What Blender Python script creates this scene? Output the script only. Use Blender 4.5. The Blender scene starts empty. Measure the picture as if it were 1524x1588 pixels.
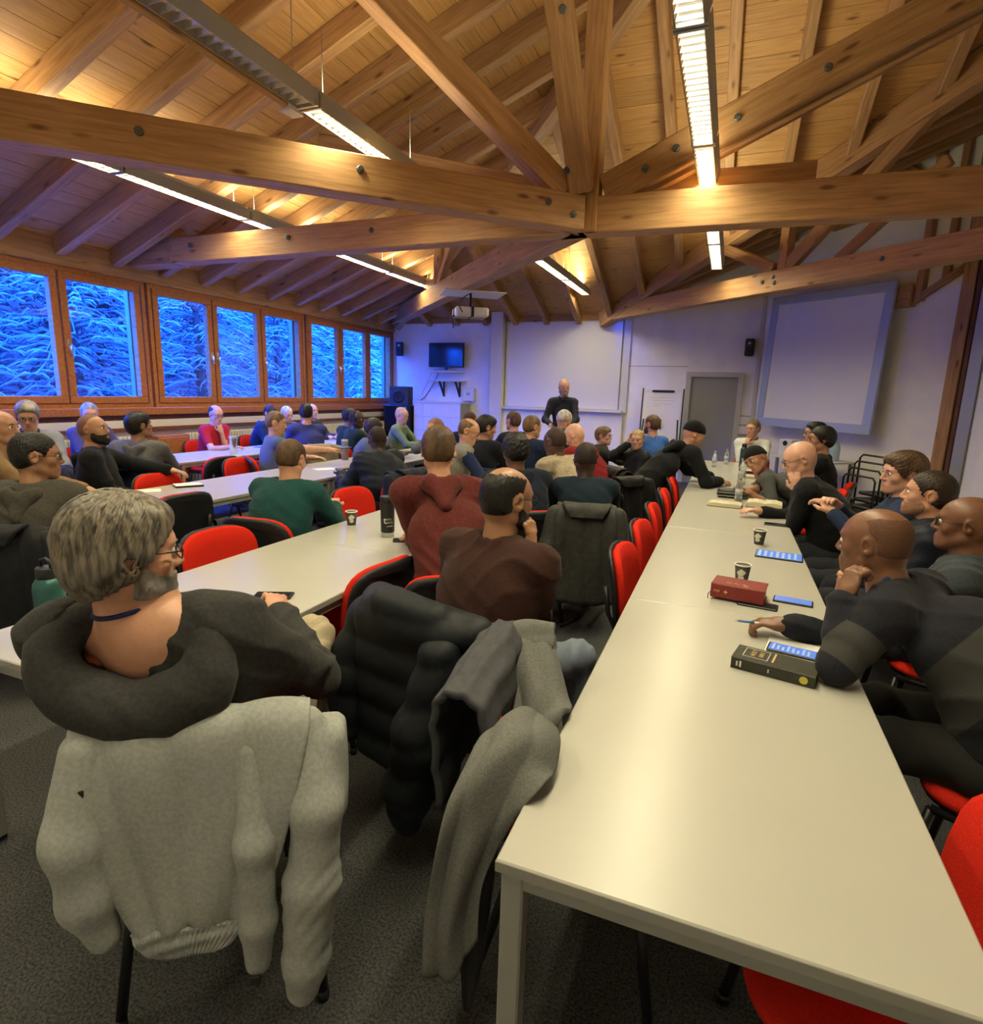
import bpy, bmesh, math, random
import numpy as np
from mathutils import Vector, Matrix
random.seed(7); rng = np.random.RandomState(5)
sc = bpy.context.scene
COL = sc.collection
PI = math.pi
def R(a): return math.radians(a)

# ---------------------------------------------------------------- camera
def set_camera(loc, yaw, pitch, roll, lens):
    cy, sy = math.cos(yaw), math.sin(yaw)
    f = Vector((-sy*math.cos(pitch), cy*math.cos(pitch), math.sin(pitch)))
    r0 = Vector((cy, sy, 0)); u0 = r0.cross(f)
    r = math.cos(roll)*r0 + math.sin(roll)*u0; u = r.cross(f)
    m = Matrix((r, u, -f)).transposed().to_4x4(); m.translation = loc
    cd = bpy.data.cameras.new('camera'); co = bpy.data.objects.new('camera', cd); COL.objects.link(co)
    co.matrix_world = m; cd.sensor_width = 36; cd.lens = lens; cd.clip_start = .05; cd.clip_end = 300
    sc.camera = co
set_camera((0, 0, 1.593), .37196, -.19846, .02886, 920.1/1588*36)
# ---------------------------------------------------------------- world: blue winter dusk
w = bpy.data.worlds.new('dusk'); sc.world = w; w.use_nodes = True
bg = w.node_tree.nodes['Background']; bg.inputs[0].default_value = (.0085, .094, 1.0, 1); bg.inputs[1].default_value = 112.0
sc.view_settings.view_transform = 'Standard'; sc.view_settings.look = 'None'
sc.view_settings.gamma = 1; sc.view_settings.exposure = 0.0; sc.view_settings.use_curve_mapping = False
LAMP_COL = (1.0, .90, .58); LAMP_DOWN = 47.0; LAMP_UP = 12.0

# ---------------------------------------------------------------- helpers
def tag(o, label=None, cat=None, group=None, kind=None):
    if label: o['label'] = label
    if cat: o['category'] = cat
    if group: o['group'] = group
    if kind: o['kind'] = kind
    return o
def empty(name, loc=(0, 0, 0), rz=0.0, parent=None):
    o = bpy.data.objects.new(name, None); COL.objects.link(o); o.location = loc; o.rotation_euler = (0, 0, rz)
    o.empty_display_size = .05
    if parent: o.parent = parent
    return o
def thing(name, label, cat, loc=(0, 0, 0), rz=0.0, group=None):
    return tag(empty(name, loc, rz), label, cat, group)
def link(name, me, parent=None, mat=None, loc=None, rot=None, mw=None):
    o = bpy.data.objects.new(name, me); COL.objects.link(o)
    if mat is not None and len(me.materials) == 0:
        for m in (mat if isinstance(mat, (list, tuple)) else [mat]): me.materials.append(m)
    if parent: o.parent = parent
    if mw is not None: o.matrix_basis = mw
    if loc is not None: o.location = loc
    if rot is not None: o.rotation_euler = rot
    return o
def copy_tree(o, parent=None):
    c = o.copy(); COL.objects.link(c); c.parent = parent
    for ch in [x for x in bpy.data.objects if x.parent == o]: copy_tree(ch, c)
    return c
class MB:
    """collects simple solids into one mesh"""
    def __init__(s): s.v = []; s.f = []; s.mi = []; s.sm = []
    def add(s, v, f, mi=0, sm=False):
        n = len(s.v); s.v += [tuple(p) for p in v]; s.f += [tuple(i+n for i in q) for q in f]; s.mi += [mi]*len(f); s.sm += [sm]*len(f); return s
    def box(s, lo, hi, mi=0, M=None):
        x0, y0, z0 = lo; x1, y1, z1 = hi
        v = [Vector(p) for p in ((x0,y0,z0),(x1,y0,z0),(x1,y1,z0),(x0,y1,z0),(x0,y0,z1),(x1,y0,z1),(x1,y1,z1),(x0,y1,z1))]
        if M is not None: v = [M @ p for p in v]
        return s.add(v, [(0,3,2,1),(4,5,6,7),(0,1,5,4),(1,2,6,5),(2,3,7,6),(3,0,4,7)], mi)
    def bbox(s, lo, hi, b=.004, mi=0, M=None):
        """box with chamfered edges"""
        c = [(a+d)/2 for a, d in zip(lo, hi)]; h = [(d-a)/2 for a, d in zip(lo, hi)]
        b = min(b, min(h)*.9); v = []; idx = {}
        for sx in (-1, 1):
            for sy in (-1, 1):
                for sz in (-1, 1):
                    for ax in range(3):
                        p = [sx*h[0], sy*h[1], sz*h[2]]
                        for k in range(3):
                            if k != ax: p[k] -= (sx, sy, sz)[k]*b
                        idx[(sx, sy, sz, ax)] = len(v); v.append(Vector([c[k]+p[k] for k in range(3)]))
        f = []
        for ax in range(3):
            o = [k for k in range(3) if k != ax]
            for sg in (-1, 1):
                q = []
                for a, d in ((-1,-1),(1,-1),(1,1),(-1,1)):
                    t = [0]*3; t[ax] = sg; t[o[0]] = a; t[o[1]] = d; q.append(idx[tuple(t)+(ax,)])
                f.append(q if (sg > 0) == (ax != 1) else q[::-1])
            for a in (-1, 1):
                for d in (-1, 1):
                    q = []
                    for sg, k in ((-1, o[0]), (1, o[0]), (1, o[1]), (-1, o[1])):
                        t = [0]*3; t[ax] = sg; t[o[0]] = a; t[o[1]] = d; q.append(idx[tuple(t)+(k,)])
                    f.append(q)
        for sx in (-1, 1):
            for sy in (-1, 1):
                for sz in (-1, 1): f.append([idx[(sx, sy, sz, k)] for k in range(3)])
        # fix winding outward
        cc = Vector(c); ff = []
        for q in f:
            n = (v[q[1]]-v[q[0]]).cross(v[q[2]]-v[q[0]])
            m = sum((v[i] for i in q), Vector())/len(q)
            ff.append(q if n.dot(m-cc) > 0 else q[::-1])
        if M is not None: v = [M @ p for p in v]
        return s.add(v, ff, mi)
    def tube(s, pts, r, n=8, mi=0, caps=True):
        pts = [Vector(p) for p in pts]; m = len(pts); rr = r if isinstance(r, (list, tuple)) else [r]*m
        v = []; f = []; up = None
        for i, p in enumerate(pts):
            d = (pts[min(i+1, m-1)]-pts[max(i-1, 0)]).normalized()
            if up is None:
                up = Vector((0, 0, 1)) if abs(d.z) < .9 else Vector((0, 1, 0))
            a = d.cross(up).normalized(); b = a.cross(d).normalized(); up = b
            for k in range(n):
                t = 2*PI*k/n; v.append(p+rr[i]*(math.cos(t)*a+math.sin(t)*b))
        for i in range(m-1):
            for k in range(n):
                f.append((i*n+k, i*n+(k+1) % n, (i+1)*n+(k+1) % n, (i+1)*n+k))
        s.add(v, [q[::-1] for q in f], mi, True)
        if caps:
            k0 = len(s.v)-len(v)
            s.f.append(tuple(k0+k for k in range(n))); s.f.append(tuple(k0+(m-1)*n+k for k in reversed(range(n)))); s.mi += [mi, mi]; s.sm += [False, False]
        return s
    def lathe(s, prof, n=20, mi=0, c=(0, 0, 0), sm=True, M=None):
        v = []; f = []; m = len(prof)
        for r, z in prof:
            for k in range(n):
                t = 2*PI*k/n; p = Vector((c[0]+r*math.cos(t), c[1]+r*math.sin(t), c[2]+z)); v.append(M @ p if M is not None else p)
        for i in range(m-1):
            for k in range(n): f.append((i*n+k, i*n+(k+1) % n, (i+1)*n+(k+1) % n, (i+1)*n+k))
        s.add(v, f, mi, sm)
        k0 = len(s.v)-len(v)
        s.f.append(tuple(k0+k for k in reversed(range(n)))); s.f.append(tuple(k0+(m-1)*n+k for k in range(n))); s.mi += [mi, mi]; s.sm += [False, False]
        return s
    def prism(s, poly, z0, z1, mi=0, M=None):
        n = len(poly); v = [Vector((x, y, z0)) for x, y in poly]+[Vector((x, y, z1)) for x, y in poly]
        ar = sum(poly[i][0]*poly[(i+1) % n][1]-poly[(i+1) % n][0]*poly[i][1] for i in range(n))
        f = [tuple(reversed(range(n))), tuple(range(n, 2*n))]+[(i, (i+1) % n, n+(i+1) % n, n+i) for i in range(n)]
        if ar < 0: f = [q[::-1] for q in f]
        if M is not None: v = [M @ p for p in v]
        return s.add(v, f, mi)
    def mesh(s, name):
        me = bpy.data.meshes.new(name); me.from_pydata([tuple(p) for p in s.v], [], s.f)
        me.polygons.foreach_set('material_index', s.mi); me.polygons.foreach_set('use_smooth', s.sm); me.update(); return me
    def build(s, name, mat, parent=None, **k):
        return link(name, s.mesh(name), parent, mat, **k)

# ---------------------------------------------------------------- materials
MATS = {}
def srgb(r, g, b):
    f = lambda c: (c/12.92 if c <= .04045 else ((c+.055)/1.055)**2.4)
    return (f(r/255), f(g/255), f(b/255))
def nodes(name):
    m = bpy.data.materials.new(name); m.use_nodes = True; nt = m.node_tree
    return m, nt, nt.nodes['Principled BSDF']
def mat(name, col, rough=.6, metal=0.0, noise=0.0, scale=30.0, bump=0.0, bscale=None, spec=.4, sheen=0.0, stretch=None, obj=True, col2=None, emit=None, es=0.0, trans=0.0, alpha=1.0, detail=4.0):
    if name in MATS: return MATS[name]
    m, nt, p = nodes(name); N = nt.nodes; L = nt.links
    p.inputs['Base Color'].default_value = (*col, 1); p.inputs['Roughness'].default_value = rough; p.inputs['Metallic'].default_value = metal
    p.inputs['Specular IOR Level'].default_value = spec
    if sheen: p.inputs['Sheen Weight'].default_value = sheen
    if emit: p.inputs['Emission Color'].default_value = (*emit, 1); p.inputs['Emission Strength'].default_value = es
    if trans: p.inputs['Transmission Weight'].default_value = trans
    if alpha < 1: p.inputs['Alpha'].default_value = alpha
    if noise or bump or col2:
        tc = N.new('ShaderNodeTexCoord'); mp = N.new('ShaderNodeMapping'); L.new(tc.outputs['Object'], mp.inputs[0])
        if stretch: mp.inputs['Scale'].default_value = stretch
        nz = N.new('ShaderNodeTexNoise'); nz.inputs['Scale'].default_value = scale; nz.inputs['Detail'].default_value = detail; L.new(mp.outputs[0], nz.inputs['Vector'])
        if noise or col2:
            rp = N.new('ShaderNodeValToRGB'); a = col2 if col2 else tuple(c*(1-noise) for c in col); b = col if col2 else tuple(min(1, c*(1+noise)) for c in col)
            rp.color_ramp.elements[0].position = .35; rp.color_ramp.elements[1].position = .65
            rp.color_ramp.elements[0].color = (*a, 1); rp.color_ramp.elements[1].color = (*b, 1)
            L.new(nz.outputs['Fac'], rp.inputs[0]); L.new(rp.outputs[0], p.inputs['Base Color'])
        if bump:
            nb = nz
            if bscale:
                nb = N.new('ShaderNodeTexNoise'); nb.inputs['Scale'].default_value = bscale; L.new(mp.outputs[0], nb.inputs['Vector'])
            bp = N.new('ShaderNodeBump'); bp.inputs['Strength'].default_value = bump; bp.inputs['Distance'].default_value = .01
            L.new(nb.outputs['Fac'], bp.inputs['Height']); L.new(bp.outputs[0], p.inputs['Normal'])
    MATS[name] = m; return m
def wood(name, col, dark, rough=.55, knots=True, vary=.25):
    """grain along local X, knots, per-object tone"""
    m, nt, p = nodes(name); N = nt.nodes; L = nt.links
    tc = N.new('ShaderNodeTexCoord'); oi = N.new('ShaderNodeObjectInfo')
    ad = N.new('ShaderNodeVectorMath'); ad.operation = 'MULTIPLY_ADD'
    cx = N.new('ShaderNodeCombineXYZ'); L.new(oi.outputs['Random'], cx.inputs[0]); L.new(oi.outputs['Random'], cx.inputs[1])
    L.new(cx.outputs[0], ad.inputs[0]); ad.inputs[1].default_value = (37, 19, 7); L.new(tc.outputs['Object'], ad.inputs[2])
    mp = N.new('ShaderNodeMapping'); mp.inputs['Scale'].default_value = (1.1, 16, 16); L.new(ad.outputs[0], mp.inputs[0])
    nz = N.new('ShaderNodeTexNoise'); nz.inputs['Scale'].default_value = 2.2; nz.inputs['Detail'].default_value = 6; nz.inputs['Distortion'].default_value = .6; L.new(mp.outputs[0], nz.inputs['Vector'])
    rp = N.new('ShaderNodeValToRGB'); rp.color_ramp.elements[0].position = .3; rp.color_ramp.elements[1].position = .7
    rp.color_ramp.elements[0].color = (*dark, 1); rp.color_ramp.elements[1].color = (*col, 1); L.new(nz.outputs['Fac'], rp.inputs[0])
    last = rp.outputs[0]
    if knots:
        mk = N.new('ShaderNodeMapping'); mk.inputs['Scale'].default_value = (2.2, 7, 7); L.new(ad.outputs[0], mk.inputs[0])
        vo = N.new('ShaderNodeTexVoronoi'); vo.inputs['Scale'].default_value = 1.0; L.new(mk.outputs[0], vo.inputs['Vector'])
        kr = N.new('ShaderNodeValToRGB'); kr.color_ramp.elements[0].position = .07; kr.color_ramp.elements[0].color = (.22, .14, .09, 1); kr.color_ramp.elements[1].position = .17; kr.color_ramp.elements[1].color = (1, 1, 1, 1)
        L.new(vo.outputs['Distance'], kr.inputs[0])
        mx = N.new('ShaderNodeMix'); mx.data_type = 'RGBA'; mx.blend_type = 'MULTIPLY'; mx.inputs[0].default_value = .8
        L.new(last, mx.inputs[6]); L.new(kr.outputs[0], mx.inputs[7]); last = mx.outputs[2]
    hs = N.new('ShaderNodeHueSaturation'); ma = N.new('ShaderNodeMapRange'); ma.inputs[3].default_value = 1-vary; ma.inputs[4].default_value = 1+vary
    L.new(oi.outputs['Random'], ma.inputs[0]); L.new(ma.outputs[0], hs.inputs['Value']); L.new(last, hs.inputs['Color'])
    L.new(hs.outputs[0], p.inputs['Base Color']); p.inputs['Roughness'].default_value = rough; p.inputs['Specular IOR Level'].default_value = .3
    bp = N.new('ShaderNodeBump'); bp.inputs['Strength'].default_value = .15; bp.inputs['Distance'].default_value = .01; L.new(nz.outputs['Fac'], bp.inputs['Height']); L.new(bp.outputs[0], p.inputs['Normal'])
    MATS[name] = m; return m
W_BEAM = wood('beam_wood', (.47, .268, .112), (.29, .150, .058), vary=.16)
W_PLANK = wood('ceiling_wood', (.54, .305, .108), (.40, .205, .064), vary=.10)
W_SASH = wood('sash_wood', (.42, .16, .045), (.28, .095, .025), rough=.4, knots=False, vary=.06)
W_DARK = wood('dark_wood', (.16, .06, .03), (.09, .035, .02), knots=False, vary=.1)
M_WALL = mat('wall_paint', (.88, .86, .80), .85, noise=.04, scale=3, bump=.10, bscale=140)
M_PANELW = mat('board_white', (.70, .70, .74), .5)
M_TRIMW = mat('trim_white', (.66, .65, .60), .6)
M_CREAM = mat('cream_panel', (.62, .58, .48), .6)
M_CARPET = mat('carpet', (.10, .102, .10), .95, col2=(.035, .036, .038), scale=130, bump=.6, spec=.1, detail=6)
M_TABLE = mat('table_laminate', (.435, .43, .385), .28, noise=.012, scale=4, spec=.5)
M_TEDGE = mat('table_edge', (.30, .30, .27), .45)
M_STEEL = mat('grey_steel', (.36, .37, .34), .42, metal=.25)
M_ALU = mat('aluminium', (.75, .75, .74), .25, metal=.9)
M_ALUW = mat('fixture_grey', (.42, .43, .41), .35, metal=.5)
M_BLACK = mat('black_plastic', (.012, .013, .016), .45)
M_BSTEEL = mat('black_steel', (.012, .012, .013), .35, metal=.2)
M_RED = mat('red_fabric', (.60, .024, .012), .95, noise=.10, scale=220, bump=.25, spec=.08)
M_BOLT = mat('bolt_steel', (.11, .12, .12), .45, metal=.7)
M_SCREEN = mat('screen_cloth', (.72, .72, .76), .7)
M_SFRAME = mat('screen_frame', (.38, .44, .58), .45, metal=.2)
M_DOOR = mat('grey_door', (.30, .30, .275), .55)
M_DFRAME = mat('door_frame', (.50, .50, .46), .55)
M_GLASS = mat('clear_plastic', (.80, .86, .88), .06, trans=.85, spec=.5)
def pane_mat():
    m, nt, p = nodes('window_glass'); N = nt.nodes; L = nt.links
    t = N.new('ShaderNodeBsdfTransparent'); g = N.new('ShaderNodeBsdfGlossy'); g.inputs['Roughness'].default_value = .02
    mx = N.new('ShaderNodeMixShader'); mx.inputs[0].default_value = .06; L.new(t.outputs[0], mx.inputs[1]); L.new(g.outputs[0], mx.inputs[2])
    L.new(mx.outputs[0], N['Material Output'].inputs['Surface']); return m
M_PANE = pane_mat()
# ================================================================ ROOM
XL, YB, YN, XR = -7.15, 12.0, -.85, 2.85
EAVE, MB_, ML_ = 3.12, .40, .385
def zL(x): return EAVE+ML_*(x-XL)
def zB(y): return EAVE+MB_*(YB-y)
def zW(x): return EAVE+MB_*(x+2.5)
def zN(y): return EAVE+MB_*(y-YN)
RY = (YB+YN)/2; RZ = zB(RY); AX = XL+(RZ-EAVE)/ML_
def beam(name, a, b, wd, ht, parent, m=None, roll_up=(0, 0, 1), bev=.008):
    """timber from a to b, local X along its length"""
    a = Vector(a); b = Vector(b); x = (b-a).normalized(); up = Vector(roll_up); y = up.cross(x).normalized(); z = x.cross(y)
    L_ = (b-a).length; M = Matrix((x, y, z)).transposed().to_4x4(); M.translation = (a+b)/2
    return MB().bbox((-L_/2, -wd/2, -ht/2), (L_/2, wd/2, ht/2), bev).build(name, m or W_BEAM, parent, mw=M)
def struct(o): o['kind'] = 'structure'; return o

# floor
struct(MB().box((XL-.2, YN-.2, -.1), (7.0, YB+.6, 0)).build('floor', M_CARPET))
# --- left wall (below and above the windows)
wl = struct(MB().box((XL-.25, YN-.2, 0), (XL, YB+.3, 1.27)).box((XL-.25, YN-.2, 2.86), (XL, YB+.3, 3.6)).box((XL-.25, YN-.2, 1.27), (XL, 2.6, 2.86)).build('wall_left', M_WALL))
beam('fascia_board', (XL+.03, YN, 3.0), (XL+.03, YB-.02, 3.0), .06, .30, wl, W_BEAM)
# back wall: lower part white, with the recessed board and pillar
wb = struct(MB().box((XL-.2, YB, 0), (.55, YB+.25, 4.9)).build('wall_back', M_WALL))
beam('wall_beam', (XL+.1, YB-.04, 3.085), (-4.70, YB-.04, 3.085), .08, .13, wb)
beam('wall_beam', (-4.45, YB-.04, 3.085), (-2.05, YB-.04, 3.085), .08, .13, wb)
# right angled wall
W45 = Matrix.Rotation(R(-45), 4, 'Z'); W45.translation = (.40, YB, 0)     # local x runs along wall towards camera-right, local -y faces room
wr = struct(MB().box((0, 0, 0), (3.45, .25, 6.5)).build('wall_right_angled', M_WALL, mw=W45))
wr['kind'] = 'structure'
struct(MB().box((XR, YN, 0), (XR+.25, 9.6, 6.9)).build('wall_right', M_WALL))
struct(MB().box((XL, YN-.25, 0), (XR+.2, YN, 4.0)).build('wall_near', M_WALL))

# --- ceiling planes made of single boards
def clip(poly, axis, lo, hi):
    for sgn, lim in ((1, lo), (-1, -hi)):
        out = []
        for i, p in enumerate(poly):
            q = poly[(i+1) % len(poly)]; a = sgn*p[axis]-lim; b = sgn*q[axis]-lim
            if a >= 0: out.append(p)
            if (a >= 0) != (b >= 0):
                t = a/(a-b); out.append((p[0]+t*(q[0]-p[0]), p[1]+t*(q[1]-p[1])))
        poly = out
        if not poly: break
    return poly
def roof_plane(name, pts, along, wd=.185):
    """pts: world corners on one plane; along: board direction"""
    pts = [Vector(p) for p in pts]; o = pts[0]; n = (pts[1]-o).cross(pts[2]-o).normalized()
    if n.z < 0: n = -n
    x = Vector(along).normalized(); x = (x-n*x.dot(n)).normalized(); y = n.cross(x)
    M = Matrix((x, y, n)).transposed().to_4x4(); M.translation = o
    pl = [((p-o).dot(x), (p-o).dot(y)) for p in pts]
    root = link(name, MB().prism(pl, .03, .20).mesh(name), None, W_PLANK, mw=M); root['kind'] = 'structure'
    y0 = min(p[1] for p in pl); y1 = max(p[1] for p in pl); k = 0
    while y0+k*wd < y1:
        c = clip(pl, 1, y0+k*wd+.002, y0+(k+1)*wd-.002); k += 1
        if len(c) < 3: continue
        MB().prism(c, random.uniform(-.002, .001), .03).build('plank', W_PLANK, root)
    return root, M.inverted(), n
A_ = (AX, RY, RZ)
cl, clI, cln = roof_plane('ceiling_left', [(XL, YN, EAVE), (XL, YB, EAVE), A_], (0, 1, 0))
cb, cbI, cbn = roof_plane('ceiling_back', [(XL, YB, EAVE), (-2.5, YB, EAVE), (9.5-RY, RY, RZ), A_], (1, 0, 0))
cw, cwI, cwn = roof_plane('ceiling_wing', [(-2.5, YB+.25, EAVE), (.5, YB+.25, zW(.5)), (6.5, 6.2, zW(6.5)), (6.5, 3.0, zW(6.5))], (0, 1, 0))
cn, cnI, cnn = roof_plane('ceiling_near', [(XL, YN, EAVE), A_, (6.5, RY, RZ), (6.5, YN, EAVE)], (1, 0, 0))
def rafter(parent, I, n, a, b, wd=.11, ht=.19):
    a = Vector(a)-n*(ht/2); b = Vector(b)-n*(ht/2)
    o = beam('rafter', a, b, wd, ht, None, None, n); o.parent = parent; o.matrix_basis = I @ o.matrix_basis
for k in range(20):                                       # left slope, rafters along X
    y = -.5+k*.655; xe = AX-.1
    if y > RY: xe = XL+(zB(y)-EAVE)/ML_
    else: xe = XL+(zN(y)-EAVE)/ML_
    if xe > XL+.5: rafter(cl, clI, cln, (XL+.02, y, zL(XL+.02)), (xe, y, zL(xe)))
for k in range(19):                                       # back slope, rafters along Y
    x = -6.85+k*.655; y0 = RY; y1 = YB-.02
    if x < AX: y0 = YB-(zL(x)-EAVE)/MB_
    if x > -2.5: y1 = 9.5-x
    if y1-y0 > .4: rafter(cb, cbI, cbn, (x, y1, zB(y1)), (x, y0, zB(y0)))
for k in range(19):
    x = -6.5+k*.655; y1 = RY
    if x < AX: y1 = YN+(zL(x)-EAVE)/MB_
    if y1 > YN+.5 and x < 2.8: rafter(cn, cnI, cnn, (x, YN+.02, zN(YN+.02)), (x, y1, zN(y1)))
for k in range(13):                                       # wing slope, rafters along X
    y = 4.2+k*.62; x0 = 9.55-y; x1 = min(12.35-y if y < YB else .4, 3.0)
    if y > 12: continue
    if x1-x0 > .3: rafter(cw, cwI, cwn, (x0, y, zW(x0)), (x1, y, zW(x1)), .12, .22)

# --- roof trusses
def bolt(p, d, parent, r=.028):
    d = Vector(d).normalized(); q = Vector((0, 0, 1)).rotation_difference(d).to_matrix().to_4x4(); q.translation = p
    MB().lathe([(r, -.01), (r, .008), (r*.8, .012)], 12).lathe([(r*.45, .010), (r*.45, .022)], 6, sm=False).build('bolt', M_BOLT, parent, mw=q)
HUB = Vector((-1.35, 5.55, 0)); CZ, CH, CW = 3.14, .28, .20
def truss(name, label): return thing('roof_truss', label, 'roof truss')
def side(a, b): 
    d = (Vector(b)-Vector(a)); d.z = 0; d.normalize(); return Vector((d.y, -d.x, 0))
# hip tie towards the near left corner
tA = truss('a', 'brown timber tie beam running from the left window wall across to the central king post')
a, b = (-7.10, -.20, CZ), (HUB.x-.05, HUB.y-.05, CZ)
beam('tie_beam', a, b, CW, CH, tA)
beam('hip_rafter', (-6.9, -.55, zL(-6.9)-.20), (AX-.25, RY-.25, RZ-.30), .16, .28, tA)
beam('strut', (-1.52, 5.38, 3.30), (-3.05, 3.95, 4.75), .17, .20, tA)
sd = side(a, b)
for t in (.42, .585, .76, .955, .985): 
    p = Vector(a).lerp(Vector(b), t)+sd*(CW/2+.004); p.z += .03*(1 if t < .9 else (-1 if t > .97 else 1.2)); bolt(p, sd, tA)
for z in (3.42, 3.55): bolt(Vector((-1.50, 5.27, z))+sd*.06, sd, tA)
# straight truss across the room (left wall - hub - right)
tB = truss('b', 'long straight roof truss with king post crossing the middle of the room')
beam('tie_beam', (-7.10, 5.68, CZ), (HUB.x, 5.60, CZ), CW, CH, tB)
beam('tie_beam', (HUB.x, 5.60, CZ), (4.2, 5.78, CZ), CW, CH+.02, tB)
beam('tie_beam_splice', (-1.15, 5.84, 3.40), (.46, 5.90, 3.40), .14, .22, tB)
beam('wall_pad', (-7.12, 5.69, 3.19), (-6.35, 5.69, 3.19), .26, .40, tB)
beam('king_post', (HUB.x+.02, HUB.y+.02, 3.0), (HUB.x+.02, HUB.y+.02, zL(HUB.x)-.05), .18, .18, tB, roll_up=(0, 1, 0))
beam('strut', (-1.36, 5.40, 3.30), (-1.52, 4.55, 5.0), .17, .19, tB, roll_up=(1, 0, 0))
beam('strut', (-1.20, 5.56, 3.33), (3.9, 5.62, 5.55), .08, .27, tB)
beam('strut', (-1.20, 5.70, 3.30), (3.9, 5.76, 5.52), .08, .27, tB)
beam('strut', (-1.55, 5.60, 3.33), (-4.2, 5.62, zL(-4.2)-.2), .14, .18, tB)
beam('ridge_beam', (AX-.4, RY, RZ-.17), (6.4, RY, RZ-.17), .16, .30, tB)
for x, z in ((-.86, 3.42), (-.62, 3.55), (-.17, 3.72), (.43, 3.98)): bolt((x, 5.51, z+.05), (0, -1, 0), tB)
for x in (-6.0, -4.6, -3.55, -2.2): bolt((x, 5.53, 3.17), (0, -1, 0), tB)
bolt((-1.42, 4.78, 4.35), (0.1, -1, -.5), tB); bolt((-.02, 5.58, 3.17), (0, -1, 0), tB)
# hip tie towards the back left corner
tC = truss('c', 'timber tie beam from the central post to the far corner above the television')
beam('tie_beam', (-7.08, 11.92, CZ), (HUB.x-.05, HUB.y+.05, CZ), CW, CH, tC)
beam('hip_rafter', (-7.0, 11.86, zL(-7.0)-.18), (AX-.2, RY+.2, RZ-.30), .16, .26, tC)
nd = Vector((-4.62, 9.18, 3.26))
beam('strut', nd, (-5.55, 10.22, zL(-5.55)-.15), .10, .14, tC); beam('strut', nd, (-3.70, 8.10, 4.10), .10, .14, tC)
beam('post', nd, (-4.62, 9.18, zL(-4.62)-.1), .12, .14, tC, roll_up=(1, 0, 0))
# valley truss parallel to the angled wall
tE = truss('e', 'timber truss with braces and posts in front of the tilted projection screen')
def E_(x, z): return Vector((x, 9.5-x, z))
beam('tie_beam', E_(-2.42, 3.135), E_(3.4, 3.135), .18, .27, tE)
beam('top_chord', E_(-2.45, zW(-2.45)-.10), E_(3.4, zW(3.4)-.16), .20, .30, tE)
beam('strut', E_(.38, 3.30), E_(-.62, 3.95), .14, .14, tE); beam('post', E_(.48, 3.26), E_(.48, zW(.48)-.15), .13, .14, tE, roll_up=(1, 1, 0))
beam('strut', E_(.50, 3.28), E_(2.2, 5.20), .10, .17, tE); beam('strut', E_(.95, 3.28)+Vector((.08, .08, 0)), E_(1.75, 4.05)+Vector((.08, .08, 0)), .08, .12, tE)
for x, z in ((.30, 3.15), (.42, 3.19), (.44, 3.11), (1.45, 3.15)): bolt(E_(x, z)+Vector((-.067, -.067, 0)), (-1, -1, 0), tE)
# timber studs and brace on the angled wall
def S_(x, y, z): return W45 @ Vector((x, y, z))
g = thing('gable_frame', 'thin timber studs and slanted brace on the white angled wall beside the screen', 'timber frame')
beam('stub_beam', S_(1.95, -.09, 3.06), S_(2.62, -.09, 3.06), .16, .28, g)
beam('brace', S_(2.60, -.05, 2.98), S_(3.42, -.05, 3.48), .09, .08, g)
for x, z0 in ((2.68, 2.98), (2.98, 3.22), (3.22, 3.36)):
    beam('stud', S_(x, -.05, z0), S_(x, -.05, zW(.4+x*.707)+.3), .09, .12 if x < 2.7 else .07, g, roll_up=(1, 1, 0))
beam('rail', S_(1.2, -.06, 4.25), S_(2.7, -.06, 4.35), .08, .12, g); beam('knee_brace', S_(2.05, -.06, 4.9), S_(2.66, -.06, 4.45), .08, .14, g)
po = thing('corner_post', 'dark brown timber post with grey steel column at the right edge', 'post')
beam('timber', S_(3.34, -.10, 0), S_(3.34, -.10, 4.6), .16, .20, po, roll_up=(1, 1, 0))
beam('timber', S_(3.50, -.16, 0), S_(3.50, -.16, 4.6), .05, .20, po, W_DARK, roll_up=(1, 1, 0))
MB().box((3.54, -.26, 0), (3.68, -.08, 4.4)).build('steel_column', M_STEEL, po, mw=W45)
# back wall: pillar, white board, tray, door, trims
tr = struct(MB().bbox((-4.72, YB-.22, 0), (-4.46, YB, 3.32), .006).build('trim_1', M_TRIMW))
bd = thing('wall_whiteboard', 'large pale lilac projection board fixed to the back wall behind the standing speaker', 'board', (-3.22, YB-.03, 0))
MB().bbox((-1.22, -.03, 1.33), (1.16, .02, 3.0), .004).build('panel', M_PANELW, bd)
MB().box((-1.24, -.04, 3.0), (1.18, .02, 3.03)).build('top_rail', M_TRIMW, bd)
MB().bbox((-1.52, -.16, 1.27), (1.26, .02, 1.325), .006).build('tray', M_TRIMW, bd)
tr = struct(MB().box((-4.74, YB-.10, 0), (-1.95, YB, 1.27)).build('trim_2', M_WALL))
tr = struct(MB().box((-2.03, YB-.05, 1.27), (-1.90, YB, 3.15)).build('trim_3', M_TRIMW))
tr = struct(MB().box((-1.9, YB-.006, 2.17), (-.80, YB, 2.18)).build('trim_4', M_DOOR))
d1 = struct(MB().box((-.82, YB-.06, 0), (-.73, YB, 2.08)).box((.09, YB-.06, 0), (.18, YB, 2.08)).box((-.73, YB-.06, 1.99), (.09, YB, 2.08)).build('door_1', M_DFRAME))
MB().box((-.73, YB-.02, 0), (.09, YB-.004, 1.99)).build('door_leaf', M_DOOR, d1)
MB().tube([(-.64, YB-.02, 1.03), (-.64, YB-.07, 1.03), (-.52, YB-.07, 1.03)], .010, 8).build('door_handle', M_ALU, d1)
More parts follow.
